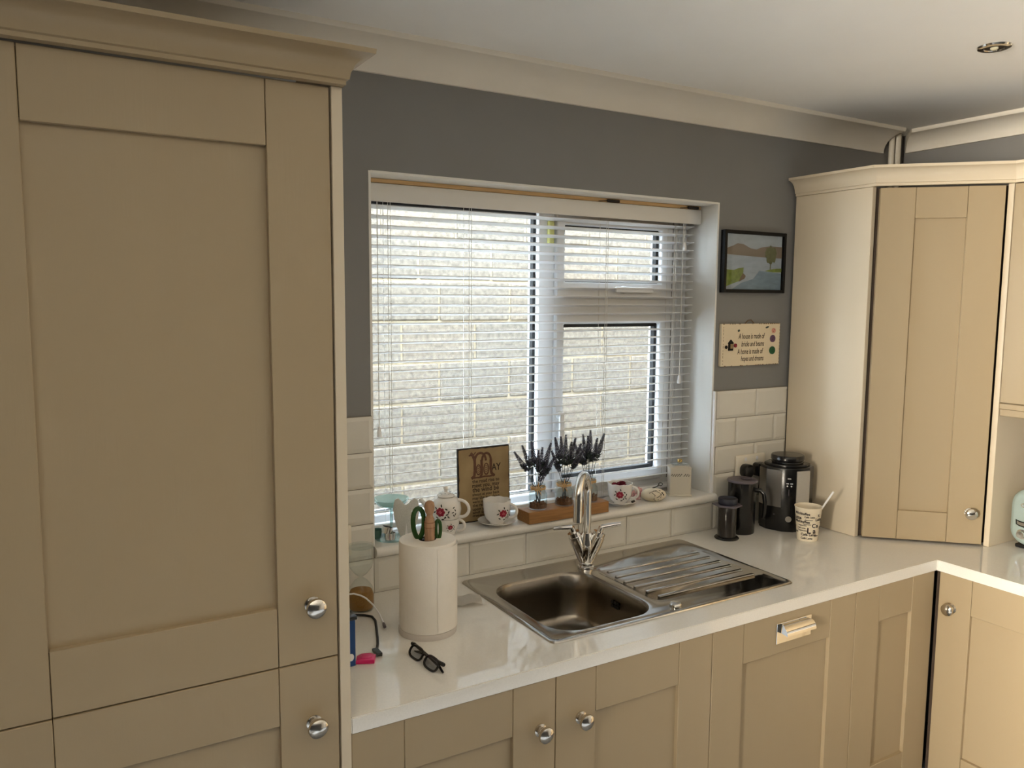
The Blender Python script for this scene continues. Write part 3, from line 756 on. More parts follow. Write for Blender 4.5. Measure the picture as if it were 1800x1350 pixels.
for k in range(5): stroke(arc(.007, .155+k*.006, .006, .004, PI, 2*PI, 5), .0009); stroke(arc(-.021, .155+k*.006, .005, .004, PI, 2*PI, 5), .0009)
ob('initial_letter', b, 'initial_brown', pq)

# wooden tray, three vases, lavender
tr = thing('wooden_tray', 'rectangular oak block tray holding three lavender vases on the sill', 'tray', (1.205, .003, SZ))
b = B(); box(b, -.156, .156, -.036, .036, 0, .037, .0012); blk_ = ob('block', b, 'oak', tr)
for k in range(3):
    b = B(); lathe(b, [(.0001, 0), (.0325, 0), (.0325, .0006), (.0001, .0006)], 28, (-.101+k*.100, 0, .0369)); ob('recess_ring', b, 'bare_wood', tr)
order = ('leftmost', 'middle', 'rightmost')
for k in range(3):
    vx, vy, vz = 1.104+k*.100, .003, SZ+.0377
    v_ = thing('glass_vase', f'clear glass bottle vase with raffia bow, {order[k]} on the wooden tray', 'vase', (vx, vy, vz), group='vases on the wooden tray')
    b = B(); lathe(b, [(.0001, 0), (.028, 0), (.0300, .003), (.0300, .040), (.0285, .050), (.0235, .058), (.0225, .062), (.0225, .078), (.0235, .079), (.0210, .079), (.0210, .062), (.022, .057), (.027, .049), (.0285, .040), (.0285, .004), (.0001, .003)], 32); ob('glass', b, 'clear_glass', v_, smooth=60)
    b = B(); lathe(b, [(.0001, .0035), (.0278, .0035), (.0278, .014), (.0001, .016)], 20)
    for j in range(70):
        a = random.uniform(0, 6.28); q = .026*math.sqrt(random.random()); sphere(b, (q*math.cos(a), q*math.sin(a), .015+random.uniform(-.002, .004)), random.uniform(.0025, .0045), u=5, v=4)
    gr = ob('gravel', b, 'gravel', v_); gr['kind'] = 'stuff'
    b = B()
    for j in range(3): tube(b, [((.0236)*math.cos(a), (.0236)*math.sin(a), .064+j*.003+.0006*math.sin(a*3+j)) for a in [2*PI*i/20 for i in range(20)]], .0014, 5, closed=True)
    ca = camang(vx, vy); fx, fy = .0255*math.cos(ca), .0255*math.sin(ca); rx_, ry_ = -math.sin(ca), math.cos(ca)
    for j in range(10):
        a = j*.63+.2; L_ = .014+.005*(j % 3)
        tube(b, [(fx, fy, .067), (fx+rx_*L_*.6*math.cos(a), fy+ry_*L_*.6*math.cos(a), .067+L_*.6*math.sin(a)+.002), (fx*1.05+rx_*L_*math.cos(a), fy*1.05+ry_*L_*math.cos(a), .067+L_*math.sin(a))], [.0012, .0016, .0005], 5)
    ob('raffia_bow', b, 'raffia', v_)
    specs = [(-.075, .012, .175), (-.050, -.012, .200), (-.022, .01, .210), (.0, -.012, .185), (.012, .012, .190), (.038, .006, .205), (.050, -.010, .165), (.028, -.004, .150)] if k == 0 else \
            [(-.030, .0, .215), (-.012, -.012, .220), (.004, .012, .222), (.022, .006, .200), (.034, -.008, .215), (.052, .01, .195), (-.040, .006, .170), (.060, -.006, .180)] if k == 1 else \
            [(-.050, .0, .190), (-.022, .010, .215), (.002, -.006, .232), (-.006, .012, .210), (.024, .006, .205), (.046, .0, .222), (-.032, -.008, .185)]
    for q, (lx, ly, h_) in enumerate(specs):
        rt = Vector((-math.sin(ca), math.cos(ca), 0)); to = Vector((math.cos(ca), math.sin(ca), 0))
        sgn = 1 if rt.x > 0 else -1
        f_ = rt*sgn*lx+to*(-ly)+Vector((0, 0, h_))
        p0 = Vector((random.uniform(-.008, .008), random.uniform(-.008, .008), .019)); neck = (rt*sgn*lx*.16+to*-ly*.3+Vector((0, 0, .07)))
        if neck.xy.length > .016: neck.xy *= .016/neck.xy.length
        sg = thing('lavender_sprig', f'grey-purple lavender sprig standing in the {order[k]} tray vase', 'lavender', (vx, vy, vz), group=f'lavender in the {order[k]} vase')
        mid = neck*.45+f_*.55+Vector((0, 0, .008))
        b = B(); tube(b, [p0, neck, mid, f_], [.0011, .0011, .001, .0006], 5); ob('stem', b, 'stem', sg)
        b = B(); dirn = (f_-mid).normalized(); Lh = .068
        for j in range(15):
            u = j/14; base = f_-dirn*Lh*(1-u); rr_ = .0135*(1-.72*u)*(1 if u > .12 else .6)
            for w in range(6):
                a = w*PI/3+j*.5+random.uniform(-.2, .2)
                sd_ = dirn.orthogonal().normalized(); sd2 = dirn.cross(sd_)
                o_ = (sd_*math.cos(a)+sd2*math.sin(a))*rr_
                tip = base+o_+dirn*.006
                n_ = dirn.cross(o_).normalized()*.0021
                vs = [b.verts.new(p_) for p_ in (base, base+o_*.6+n_+dirn*.002, tip, base+o_*.6-n_+dirn*.002, base+o_*.55+dirn*.006)]
                for tri in ((0, 1, 4), (1, 2, 4), (2, 3, 4), (3, 0, 4), (0, 3, 2), (0, 2, 1)): b.faces.new([vs[i_] for i_ in tri])
        ob('flower_head', b, 'lavender', sg, smooth=0)
        b = B()
        for j in range(34):
            base = mid*.75+neck*.25+(f_-mid)*random.uniform(-.1, .35); a = random.uniform(0, 6.28)
            d_ = Vector((math.cos(a), math.sin(a), random.uniform(.2, 1))).normalized()*random.uniform(.010, .018)
            n_ = d_.orthogonal().normalized()*.0026
            vs = [b.verts.new(p_) for p_ in (base, base+d_*.5+n_, base+d_, base+d_*.5-n_)]; b.faces.new(vs)
        ob('leaves', b, 'lavender_leaf', sg, smooth=0)

# pebble, pink flowers, key ring loop, canister
pb = thing('painted_pebble', 'smooth oval cream pebble painted with flowers beside the canister', 'pebble', (1.588, .008, SZ), -.5)
b = B(); sphere(b, (0, 0, .023), .045, u=24, v=16, sc=(1, .66, .52)); ob('stone', b, 'pebble', pb, smooth=180)
b = B(); marks = [[(-.01, .012), (.0, .004), (-.004, -.010), (.004, -.018)], [(-.004, .018), (.012, .014), (.024, .006), (.020, -.006)], [(.006, -.004), (.016, .0), (.022, .008)], [(-.02, .01), (-.006, .016), (.008, .019)], [(.026, .012), (.032, .004)]]
for mk in marks:
    pts_ = []
    for (u, w) in mk:
        yy = -.0297*math.sqrt(max(0, 1-(u/.045)**2-(w/.0234)**2)); pts_.append((u, yy-.0002, .023+w))
    tube(b, pts_, .0011, 5)
for u, w, r_ in ((.026, .010, .004), (.030, .004, .0035), (.018, .017, .003), (.012, -.012, .002)):
    yy = -.0297*math.sqrt(max(0, 1-(u/.045)**2-(w/.0234)**2)); sphere(b, (u, yy, .023+w), r_, u=8, v=6, sc=(1, .25, .7))
ob('painted_mark', b, 'pebble_mark', pb)
fp = thing('blossom_ornament', 'small pale pink blossom ornament behind the painted pebble', 'ornament', (1.548, .066, SZ))
b = B()
for q, (x, y, z) in enumerate(((0, 0, .016), (.018, -.008, .020), (-.014, .004, .012), (.03, .004, .024), (.006, -.014, .010))):
    for k in range(5):
        a = k*2*PI/5+q; sphere(b, (x+.008*math.cos(a), y+.004*math.sin(a), z+.008*math.sin(a)), .0062, u=8, v=6, sc=(1, .6, 1))
ob('petals', b, 'flower_pink', fp)
b = B()
for x, y, z in ((0, -.006, .016), (.018, -.014, .020), (.03, -.002, .024)): sphere(b, (x, y, z), .0035, u=8, v=6)
tube(b, [(-.02, .006, .002), (0, .004, .003), (.03, .006, .002)], .002, 6); ob('flower_centre', b, 'rose_pink', fp)
b = B(); tube(b, [(0, 0, .0), (.012, .0, .004), (.022, 0, .010)], .002, 6); tube(b, [(.028+.007*math.cos(a), 0, .014+.005*math.sin(a)) for a in [2*PI*i/12 for i in range(12)]], .0016, 6, closed=True)
tag(ob('hair_grip', b, 'black_plastic', loc=(1.592, .0455, SZ+.030), rz=-.5), 'black looped hair band lying on the painted pebble', 'hair band')
bpy.data.objects['hair_grip'].location = (1.585, .010, SZ+.046)
cn = thing('canister', 'square cream ceramic canister with gold-topped lid at sill end', 'canister', (1.727, .030, SZ), -.50)
b = B(); box(b, -.042, .042, -.027, .027, 0, .008, .003, 2); box(b, -.0385, .0385, -.0245, .0245, .006, .104, .004, 3); ob('body', b, 'canister_cream', cn)
b = B()
prism(b, [(-.040+.080*k/12, .1045+.008*math.sin(PI*k/12)) for k in range(13)]+[(.040, .1045-.002), (-.040, .1045-.002)], -.0255, .0255, M=Matrix.Rotation(PI/2, 4, 'X')); ldd = ob('lid', b, 'canister_cream', cn, smooth=30)
b = B(); box(b, -.030, .030, -.018, .018, .1125, .118, .002, 2); lathe(b, [(.0001, .117), (.010, .117), (.008, .121), (.0001, .121)], 16); ob('glass_plate', b, 'stopper_glass', ldd)
b = B(); lathe(b, [(.0001, .121), (.0075, .121), (.0095, .126), (.0085, .132), (.0001, .134)], 16); ob('gold_knob', b, 'gold', ldd)
b = B()
for k in range(22):
    x = -.034+k*.0028+(.006 if k > 13 else 0)
    if x > .032: continue
    disc(b, x, .078+.0035*math.sin(k*2.1), .0026, .0014, k*.9, 6)
bmesh.ops.transform(b, matrix=Matrix.Translation((0, -.0249, 0)) @ RXF, verts=b.verts[:]); ob('leaf_border', b, 'leaf_dark', cn, smooth=0)

# glass cake stand and small bits at the end of the sill
gx, gy = .622, .047
cs = thing('glass_stand', 'pale aqua glass pedestal dish at the cabinet end of the sill', 'glass dish', (gx, gy, SZ))
b = B(); lathe(b, [(.0001, 0), (.048, 0), (.049, .003), (.010, .006), (.0001, .006)], 36); ob('foot', b, 'aqua_glass', cs)
b = B(); lathe(b, [(.0055, .006), (.004, .02), (.004, .085), (.010, .093), (.0001, .093)], 20); ob('stem', b, 'aqua_glass', cs)
b = B(); lathe(b, [(.0001, .093), (.022, .094), (.040, .101), (.052, .118), (.0525, .1195), (.050, .1185), (.038, .1035), (.022, .0965), (.0001, .0955)], 40); ob('dish', b, 'aqua_glass', cs, smooth=60)
b = B(); lathe(b, [(.0001, 0), (.010, 0), (.0115, .004), (.0155, .026), (.0145, .026), (.010, .005), (.0001, .004)], 24)
tag(ob('green_tealight_glass', b, 'green_glass_dark', loc=(.577, .046, SZ+.0070)), 'small dark green tealight glass on the foot of the glass stand', 'tealight holder')
for i_, (lx_, ly_, lz_, tx_, lab) in enumerate(((.607, .020, .0072, 0.0, 'polished steel napkin ring lying flat beside the angel wings'), (.596, .022, .0262, .25, 'polished steel napkin ring tilted on top of the other ring'))):
    b = B(); lathe(b, [(.0145, 0), (.016, .0), (.016, .018), (.0145, .018), (.0145, 0)], 28)
    tag(ob('napkin_ring', b, 'chrome', loc=(lx_, ly_, SZ+lz_), rot=(0, tx_, 0)), lab, 'napkin ring', 'steel napkin rings')
wg = thing('angel_wings', 'glittery white angel wing ornament standing behind the kitchen roll', 'ornament', (.640, -.022, SZ), math.atan2(CAM.y+.02, CAM.x-.64)+PI/2)
right = [(0, .112), (.006, .116), (.014, .126), (.023, .133), (.031, .130), (.036, .118), (.037, .098), (.034, .074), (.028, .052), (.020, .030), (.015, .012), (.013, 0)]
poly = right+[(-x, z) for x, z in right[::-1][:-1]]
b = B(); prism(b, poly, -.004, .004, M=RXF, bev=.0015); wo_ = ob('wing_pair', b, 'glitter_white', wg)
b = B(); prism(b, [(.007, .0), (.0, .060), (-.007, .0)], .004, .0058, M=RXF); ob('robe', b, 'white_plastic', wg, smooth=0)

# ------------------------------------------------------------------ things on the worktop
CZ = CT+.0003
kr = thing('kitchen_roll', 'upright white kitchen paper roll on the worktop beside the sink', 'paper roll', (.572, -.315, CZ))
b = B(); lathe(b, [(.0001, 0), (.0735, 0), (.0735, .012), (.072, .014), (.0001, .014)], 48); ob('base', b, 'roll_base_grey', kr)
b = B(); lathe(b, [(.022, .0145), (.0705, .0145), (.071, .017), (.071, .234), (.0700, .2365), (.022, .2365), (.022, .0145)], 64); ob('paper', b, 'paper', kr)
b = B(); lathe(b, [(.0215, .015), (.0215, .2368), (.0205, .2368), (.0205, .015), (.0215, .015)], 32); lathe(b, [(.0001, .02), (.0205, .02)], 24); ob('core', b, 'paper_core', kr)
b = B(); ca = camang(.572, -.315); pts_ = []
for k in range(13):
    a = ca+.35+k*.12; pts_.append(((.0722+.0003*k)*math.cos(a), (.0722+.0003*k)*math.sin(a)))
vs = [[b.verts.new((x, y, z)) for x, y in pts_] for z in (.016, .228)]
for k in range(12): b.faces.new((vs[0][k], vs[0][k+1], vs[1][k+1], vs[1][k]))
ob('loose_sheet', b, 'paper', kr, smooth=180)
pg = thing('peg_doll', 'plain turned wooden peg doll stuck in the kitchen roll core', 'peg doll', (.5755, -.3210, CZ+.150))
b = B(); lathe(b, [(.0001, 0), (.0118, 0), (.0128, .004), (.0128, .112), (.0133, .116), (.0133, .128), (.0120, .134), (.0110, .137), (.0118, .1395), (.0085, .146), (.0076, .150), (.0105, .155), (.0128, .164), (.0128, .172), (.0110, .180), (.0060, .1845), (.0001, .185)], 28); ob('turned_body', b, 'bare_wood', pg, smooth=50)
b = B()
for z in (.118, .131): tube(b, [(.0134*math.cos(a), .0134*math.sin(a), z) for a in [2*PI*i/24 for i in range(24)]], .0006, 5, closed=True)
ob('groove', b, 'gravel', pg)
sc = thing('scissors', 'green-handled scissors standing in the kitchen roll core', 'scissors', (.5680, -.3080, CZ+.12), math.atan2(CAM.y+.325, CAM.x-.562)+PI/2)
def loop(cx, cz, rx, rz, r_, mt, nm):
    b = B(); tube(b, [(cx+rx*math.cos(a)*(1+.15*math.sin(a)), 0, cz+rz*math.sin(a)) for a in [2*PI*i/24 for i in range(24)]], r_, 10, closed=True, flat=1.3); ob(nm, b, mt, sc)
loop(-.0155, .156, .0135, .038, .0048, 'green_rubber', 'handle_loop')
loop(.0335, .138, .006, .024, .0035, 'green_rubber', 'handle_loop')
b = B(); tube(b, [(-.004, 0, .115), (.0, 0, .09), (.0, 0, .02)], [.006, .005, .002], 10, flat=.5); tube(b, [(.030, 0, .117), (.012, 0, .10), (.002, .002, .02)], [.003, .004, .002], 8, flat=.5); ob('shank', b, 'black_rubber', sc)

hg = thing('sand_timer', 'clear glass sand timer with amber sand beside the tall cabinet', 'sand timer', (.474, -.100, CZ))
b = B(); lathe(b, [(.0001, 0), (.033, 0), (.035, .006), (.035, .040), (.030, .062), (.018, .078), (.005, .088), (.005, .090), (.018, .100), (.030, .116), (.035, .138), (.035, .168), (.033, .172), (.0001, .172)], 36); ob('bulb', b, 'clear_glass', hg, smooth=60)
b = B(); lathe(b, [(.0001, .004), (.031, .004), (.0332, .008), (.0332, .040), (.029, .052), (.0001, .056)], 32); ob('sand', b, 'sand', hg)
b = B(); lathe(b, [(.0001, .1722), (.036, .1722), (.036, .176), (.0001, .176)], 32); ob('cap', b, 'clear_glass', hg)
b = B(); tube(b, [(.405, -.172, CZ+.076), (.430, -.168, CZ+.072), (.452, -.160, CZ+.060), (.466, -.160, CZ+.050), (.482, -.168, CZ+.032), (.491, -.190, CZ+.014), (.489, -.214, CZ+.005), (.486, -.232, CZ+.003)], .0022, 8)
wc = tag(ob('charging_cable', b, 'white_plastic'), 'thin white charging cable curling over the worktop by sand timer', 'cable')
b = B(); tube(b, [(.486, -.232, CZ+.004), (.482, -.246, CZ+.005), (.479, -.257, CZ+.005)], [.003, .0042, .0042], 8); ob('plug', b, 'grey_plastic', wc)
b = B(); tube(b, [(.405, -.140, CZ+.012), (.436, -.146, CZ+.006), (.462, -.156, CZ+.0035), (.476, -.175, CZ+.0035), (.474, -.205, CZ+.0035), (.458, -.254, CZ+.0035), (.440, -.308, CZ+.0035), (.428, -.340, CZ+.0035), (.416, -.366, CZ+.0035)], .0032, 8)
bc = tag(ob('key_lanyard', b, 'black_rubber'), 'black braided cord leading to the pink tag', 'cord')
b = B(); box(b, .403, .417, -.400, -.366, CZ+.0005, CZ+.008, .001); ob('clip', b, 'black_plastic', bc)
pk = thing('pink_tag', 'bright pink plastic tag at the end of black cord', 'tag', (.374, -.406, CZ), -.42)
b = B(); prism(b, [(-.022, -.018), (.020, -.018), (.022, .012), (.008, .022), (-.012, .020), (-.022, .008)], 0, .010, bev=.002); ob('case', b, 'pink_plastic', pk)
b = B(); box(b, -.012, .013, -.010, .010, .0095, .0115, .001); ob('raised_panel', b, 'pink_plastic', pk)
b = B(); tube(b, [(.018, .010, .006), (.030, .014, .007), (.036, .010, .006)], .0016, 6); ob('split_ring', b, 'black_plastic', pk)
bb = thing('blue_carton', 'upright blue carton with black lid half hidden by tall cabinet', 'carton', (.309, -.400, CZ))
b = B(); box(b, -.036, .036, -.018, .018, 0, .108, .001); ob('box', b, 'blue_card', bb)
b = B(); box(b, -.040, .041, -.020, .020, .1085, .118, .003, 2); ob('lid', b, 'black_plastic', bb)
b = B(); disc(b, .025, .022, .007, .009, 0, 12); bmesh.ops.transform(b, matrix=Matrix.Translation((0, -.0183, 0)) @ RXF, verts=b.verts[:]); ob('round_label', b, 'white_plastic', bb, smooth=0)
# spectacles lying folded-open on the worktop
gl = thing('spectacles', 'black-framed reading glasses lying on the worktop before the roll', 'spectacles', (.474, -.484, CZ), math.radians(-84))
tilt = Matrix.Rotation(math.radians(-34), 4, 'X')
for s in (-1, 1):
    lp = [(s*.034+.0265*math.copysign(abs(math.cos(a))**.7, math.cos(a)), .002, .0165+.0135*math.copysign(abs(math.sin(a))**.7, math.sin(a))) for a in [2*PI*i/28 for i in range(28)]]
    b = B(); tube(b, lp, .0028, 8, closed=True, M=tilt); ob('rim', b, 'black_plastic', gl)
    b = B(); prism(b, [(x, z) for x, y, z in lp], -.0026, -.0014, M=tilt @ RXF); ob('lens', b, 'lens', gl, smooth=0)
    b = B(); tube(b, [(s*.058, .002, .028), (s*.065, .003, .028), (s*.066, .010, .028), (s*.058, .014+.003*s, .028), (0, .016+.004*s, .024), (-s*.050, .018+.004*s, .019), (-s*.070, .019+.004*s, .013)], [.004, .0045, .0045, .0038, .0032, .0032, .0026], 8, M=tilt); ob('arm', b, 'black_plastic', gl)
b = B(); tube(b, [(-.009, .002, .022), (0, .002, .0255), (.009, .002, .022)], .0028, 8, M=tilt); ob('bridge', b, 'black_plastic', gl)
# folded paper and teal cloth behind the roll
b = B(); n_ = 8
V_ = [[b.verts.new((-.055+.11*i/n_, -.035+.07*j/n_, .004+.010*abs(math.sin(i*.8+j*.35))*(i/n_))) for j in range(n_+1)] for i in range(n_+1)]
for i in range(n_):
    for j in range(n_): b.faces.new((V_[i][j], V_[i+1][j], V_[i+1][j+1], V_[i][j+1]))
bmesh.ops.solidify(b, geom=b.faces[:], thickness=.0012)
tag(ob('paper_towel', b, 'paper', loc=(.728, -.195, CZ), rz=-.35, smooth=80), 'crumpled white paper towel tucked between roll and sink', 'paper towel')
b = B(); box(b, -.03, .03, -.018, .018, 0, .028, .006, 2); sp_ = ob('scouring_sponge', b, 'teal', loc=(.716, -.118, CZ)); tag(sp_, 'teal sponge just showing behind the kitchen roll', 'sponge')

# ------------------------------------------------------------------ coffee corner
ap = thing('coffee_press', 'small dark plunger coffee press standing at the end of sink', 'coffee press', (1.822, -.118, CZ))
b = B(); lathe(b, [(.0001, 0), (.042, 0), (.043, .003), (.040, .006), (.032, .008), (.032, .010), (.0001, .010)], 36); ob('cap', b, 'black_plastic', ap)
b = B(); lathe(b, [(.032, .0095), (.0325, .012), (.0325, .118), (.031, .120), (.0001, .120)], 36); ob('chamber', b, 'smoke_plastic', ap)
b = B(); hexp = [((.050+.004*(k % 2 == 0))*math.cos(PI*k/3+.2), (.050+.004*(k % 2 == 0))*math.sin(PI*k/3+.2)) for k in range(6)]; prism(b, hexp, .118, .123, bev=.0015); ob('flange', b, 'grey_plastic', ap)
b = B(); lathe(b, [(.0001, .123), (.031, .123), (.033, .126), (.034, .142), (.032, .145), (.027, .141), (.0001, .139)], 36); ob('plunger', b, 'navy_rubber', ap)
jg = thing('coffee_jug', 'tall black cylindrical coffee jug with curved handle and grey lid', 'jug', (1.925, -.085, CZ))
b = B(); lathe(b, [(.0001, 0), (.047, 0), (.049, .004), (.049, .186), (.0001, .187)], 40); ob('body', b, 'black_plastic', jg)
b = B(); lathe(b, [(.0001, .187), (.053, .187), (.054, .190), (.052, .194), (.046, .196), (.0001, .195)], 40); lathe(b, [(.020, .1955), (.024, .199), (.020, .1975)], 24, (.012, -.01, 0)); ob('lid', b, 'grey_plastic', jg)
hd = camang(1.925, -.085)+1.30; b = B(); tube(b, [(.044, 0, .160), (.066, 0, .162), (.080, 0, .150), (.084, 0, .12), (.083, 0, .080), (.078, 0, .062)], [.006, .006, .006, .0055, .005, .003], 10, M=Matrix.Rotation(hd, 4, 'Z'), flat=1.4); ob('handle', b, 'black_plastic', jg)
# electric grinder
gd = thing('coffee_grinder', 'black and steel electric coffee grinder in the worktop corner', 'grinder', (2.116, -.122, CZ), camang(2.116, -.122)+PI/2+math.radians(8))
def gsect(sx, f=0): return [(-.068*sx, .056), (-.094*sx, .0), (-.074*sx, -.040), (-.020*sx, -.072-f), (.020*sx, -.072-f), (.074*sx, -.040), (.094*sx, .0), (.068*sx, .056)]
b = B(); prism(b, gsect(1), .006, .235, bev=.003); prism(b, [(x*.97, y*.97) for x, y in gsect(1)], 0, .007); prism(b, [(x*.86, y*.86) for x, y in gsect(1)], .234, .245, bev=.003); body = ob('body', b, 'black_plastic', gd, smooth=30)
def plate(p, q, z0, z1, ins0=.0, ins1=.0, mt='brushed_steel'):
    p = Vector(p); q = Vector(q); d = (q-p).normalized(); n = Vector((d.y, -d.x)); p = p+d*ins0; q = q-d*ins1
    b = B(); prism(b, [(p.x, p.y), (q.x, q.y), (q.x+n.x*.0025, q.y+n.y*.0025), (p.x+n.x*.0025, p.y+n.y*.0025)], z0, z1); ob('steel_plate', b, mt, gd, smooth=0)
g_ = gsect(1)
plate(g_[1], g_[2], .09, .225); plate(g_[2], g_[3], .09, .225, 0, .006); plate(g_[4], g_[5], .09, .225, .006, 0)
b = B(); lathe(b, [(.0001, .245), (.054, .245), (.057, .249), (.057, .254), (.055, .256), (.059, .259), (.059, .272), (.056, .276), (.0001, .277)], 40, (0, -.006, 0)); ob('lid', b, 'black_plastic', gd)
b = B(); disc(b, 0, .048, .011, .011, 0, 20); bmesh.ops.transform(b, matrix=Matrix.Translation((.002, -.0726, 0)) @ RXF, verts=b.verts[:]); ob('round_badge', b, 'brushed_steel', gd, smooth=0)
b = B()
for x, z, w, h in ((-.006, .196, .012, .003), (-.010, .178, .009, .0025), (.004, .178, .009, .0025)): box(b, x, x+w, -.0728, -.0722, z, z+h)
for x in (-.006, .008): lathe(b, [(.0001, 0), (.0028, 0), (.0028, .0008), (.0001, .0008)], 12, M=Matrix.Translation((x, -.072, .170)) @ Matrix.Rotation(PI/2, 4, 'X'))
ob('panel_print', b, 'white_plastic', gd, smooth=0)
b = B(); box(b, -.001, .001, -.0726, -.0722, .135, .158); box(b, -.050, -.024, -.058, -.0575, .06, .062); ob('slider_slot', b, 'grey_plastic', gd, smooth=0)
b = B(); box(b, -.050, .050, .03, .062, .012, .08); ob('hopper', b, 'black_plastic', gd)
# wall sockets and plugs
def socket(label, x, z, w):
    s = thing('wall_socket', label, 'socket', (x, -.0135, z))
    b = B(); box(b, -w/2, w/2, -.009, 0, -.043, .043, .003, 2); ob('face_plate', b, 'socket_cream', s)
    for k in ((-1, 1) if w > .1 else (0,)):
        b = B(); box(b, k*w*.20-.006, k*w*.20+.006, -.012, -.009, .020, .034, .001); ob('rocker_switch', b, 'white_plastic', s)
    return s
socket('cream double wall socket on the tiles behind the coffee jug', 2.035, 1.132, .150)
socket('narrow strip of a white wall socket beside the tall cabinet', .434, 1.078, .086)
for i_, (x, lab) in enumerate(((1.998, 'round black plug in the socket directly above the coffee jug'), (2.064, 'black plug in the socket next to the coffee grinder'))):
    pgx = thing('power_plug', lab, 'plug', (x, -.0230, 1.118), group='black plugs in the double socket')
    b = B(); prism(b, rrect(-.023, .023, -.024, .026, .02 if i_ == 0 else .012), 0, .030, M=RXF, bev=.004); ob('plug_body', b, 'black_plastic', pgx)
    b = B(); tube(b, [(0, -.020, -.020), (0, -.020, -.045), (-.004, -.018, -.09), (-.006, -.014, -.150), (-.006, -.010, -.200)][:3 if i_ else 5], .0035, 8); ob('flex', b, 'black_rubber', pgx)
# printed paper cup and stirrer
cu = thing('latte_cup', 'cream cup printed with black coffee words holding a stirrer', 'cup', (2.062, -.268, CZ))
cpf = [(.0335, 0), (.0345, .002), (.0455, .116), (.0455, .12)]
b = B(); lathe(b, [(.0001, .003), (.0325, .003), (.0335, 0), (.0345, .002), (.0455, .116), (.0470, .1175), (.0470, .1205), (.0450, .1205), (.0445, .116), (.0335, .006), (.0001, .005)], 48); ob('cup_wall', b, 'paper_cup', cu, smooth=60)
crf = interp(cpf); ca = camang(2.062, -.268)
def cword(s, size, x, z, bold=0):
    t_ = txt(s, size, fat=.03)
    if bold:
        for v in t_.verts: v.co.x *= 1.15
    bmesh.ops.transform(t_, matrix=Matrix.Translation((x, z, 0)), verts=t_.verts[:])
    bmesh.ops.subdivide_edges(t_, edges=[e for e in t_.edges if e.calc_length() > .006], cuts=2)
    ob('printed_word', wrap(t_, crf, .0006, ca), 'cup_ink', cu, smooth=0)
for s_, sz_, x_, z_ in (('Milchkaffee', .0125, -.050, .0960), ('Café Latte', .0085, -.012, .0865), ('K', .013, .036, .0905), ('Latte', .0165, -.056, .0785), ('Cappuccino', .0055, -.010, .0770), ('Latte', .0150, .026, .0760), ('Milchkaffee', .0130, -.052, .0670), ('Cappuccino', .0055, -.016, .0610), ('C', .0200, .014, .0520), ('a', .020, .030, .0520), ('Cappuccino', .0065, -.034, .0560), ('Café Latte', .0070, -.036, .0460), ('L', .0280, -.002, .0310), ('a', .026, .018, .0310), ('Cappuccino', .0070, -.034, .0375), ('Café Latte', .0125, -.022, .0215), ('Café Latte', .0095, -.022, .0090), ('Latte', .0085, .024, .0190), ('Café Latte', .0085, -.070, .0300), ('Milchkaffee', .0085, -.086, .0480), ('Latte', .0150, .046, .0440), ('Café', .0125, .050, .0660)):
    cword(s_, sz_, x_, z_)
st = thing('stirrer', 'white plastic stirrer leaning in the printed latte cup', 'stirrer', (2.062, -.268, CZ))
rr_ = Vector((math.cos(ca+PI/2), math.sin(ca+PI/2), 0))
if rr_.x < 0: rr_ = -rr_
p1 = rr_*.079+Vector((0, 0, .178)); p0 = rr_*-.015+Vector((0, 0, .010))
b = B(); tube(b, [p0, p0*.5+p1*.5, p1], [.0028, .0032, .0036], 10); ob('stick', b, 'white_plastic', st)
# toaster
tt = thing('toaster', 'pale blue-green retro toaster with chrome badge on worktop', 'toaster', (2.695, -.815, CZ), -PI/2)
b = B(); prism(b, [(x, y) for x, y in rrect(-.155, .155, 0, .195, .055, 8)], -.085, .085, M=RXF @ Matrix.Translation((0, .012, 0)), bev=.018)
ob('shell', b, 'toaster_blue', tt, smooth=50)
b = B(); box(b, -.135, .135, -.075, .075, 0, .013, .003); ob('foot_plate', b, 'black_plastic', tt)
YFc = -.0862
b = B(); tube(b, [(-.105+.011*math.cos(a)*(1 if k < 12 else 1), YFc, .152+.006*math.sin(a)) for k, a in enumerate([2*PI*i/16 for i in range(16)])], .0022, 6, closed=True); tube(b, [(-.082+.011*math.cos(a), YFc, .152+.006*math.sin(a)) for a in [2*PI*i/16 for i in range(16)]], .0022, 6, closed=True); tube(b, [(-.06+.02*i/3, YFc, .152) for i in range(4)], .003, 6); ob('chrome_badge', b, 'chrome', tt)
b = B(); tube(b, [(-.130, YFc, .098), (-.118, YFc, .094), (-.100, YFc, .093), (-.080, YFc, .094), (-.080, YFc, .078), (-.100, YFc, .078), (-.118, YFc, .080), (-.128, YFc, .084)], .0022, 6, closed=True); tube(b, [(-.100, YFc, .093), (-.100, YFc, .078)], .0018, 6); ob('button_frame', b, 'black_plastic', tt)
b = B(); prism(b, [(-.126, .095), (-.102, .0915), (-.102, .080), (-.124, .083)], -.0865+.0865, .001, M=Matrix.Translation((0, YFc, 0)) @ RXF); ob('button', b, 'chrome', tt, smooth=0)
b = B(); lathe(b, [(.0001, 0), (.017, 0), (.017, .004), (.013, .006), (.012, .016), (.0001, .017)], 28, M=Matrix.Translation((-.108, -.085, .052)) @ Matrix.Rotation(PI/2, 4, 'X')); ob('browning_dial', b, 'chrome', tt)
for y in (-.035, .035):
    b = B(); box(b, -.11, .11, y-.013, y+.013, .2065, .2085, .001); ob('bread_slot', b, 'dark_hole', tt)

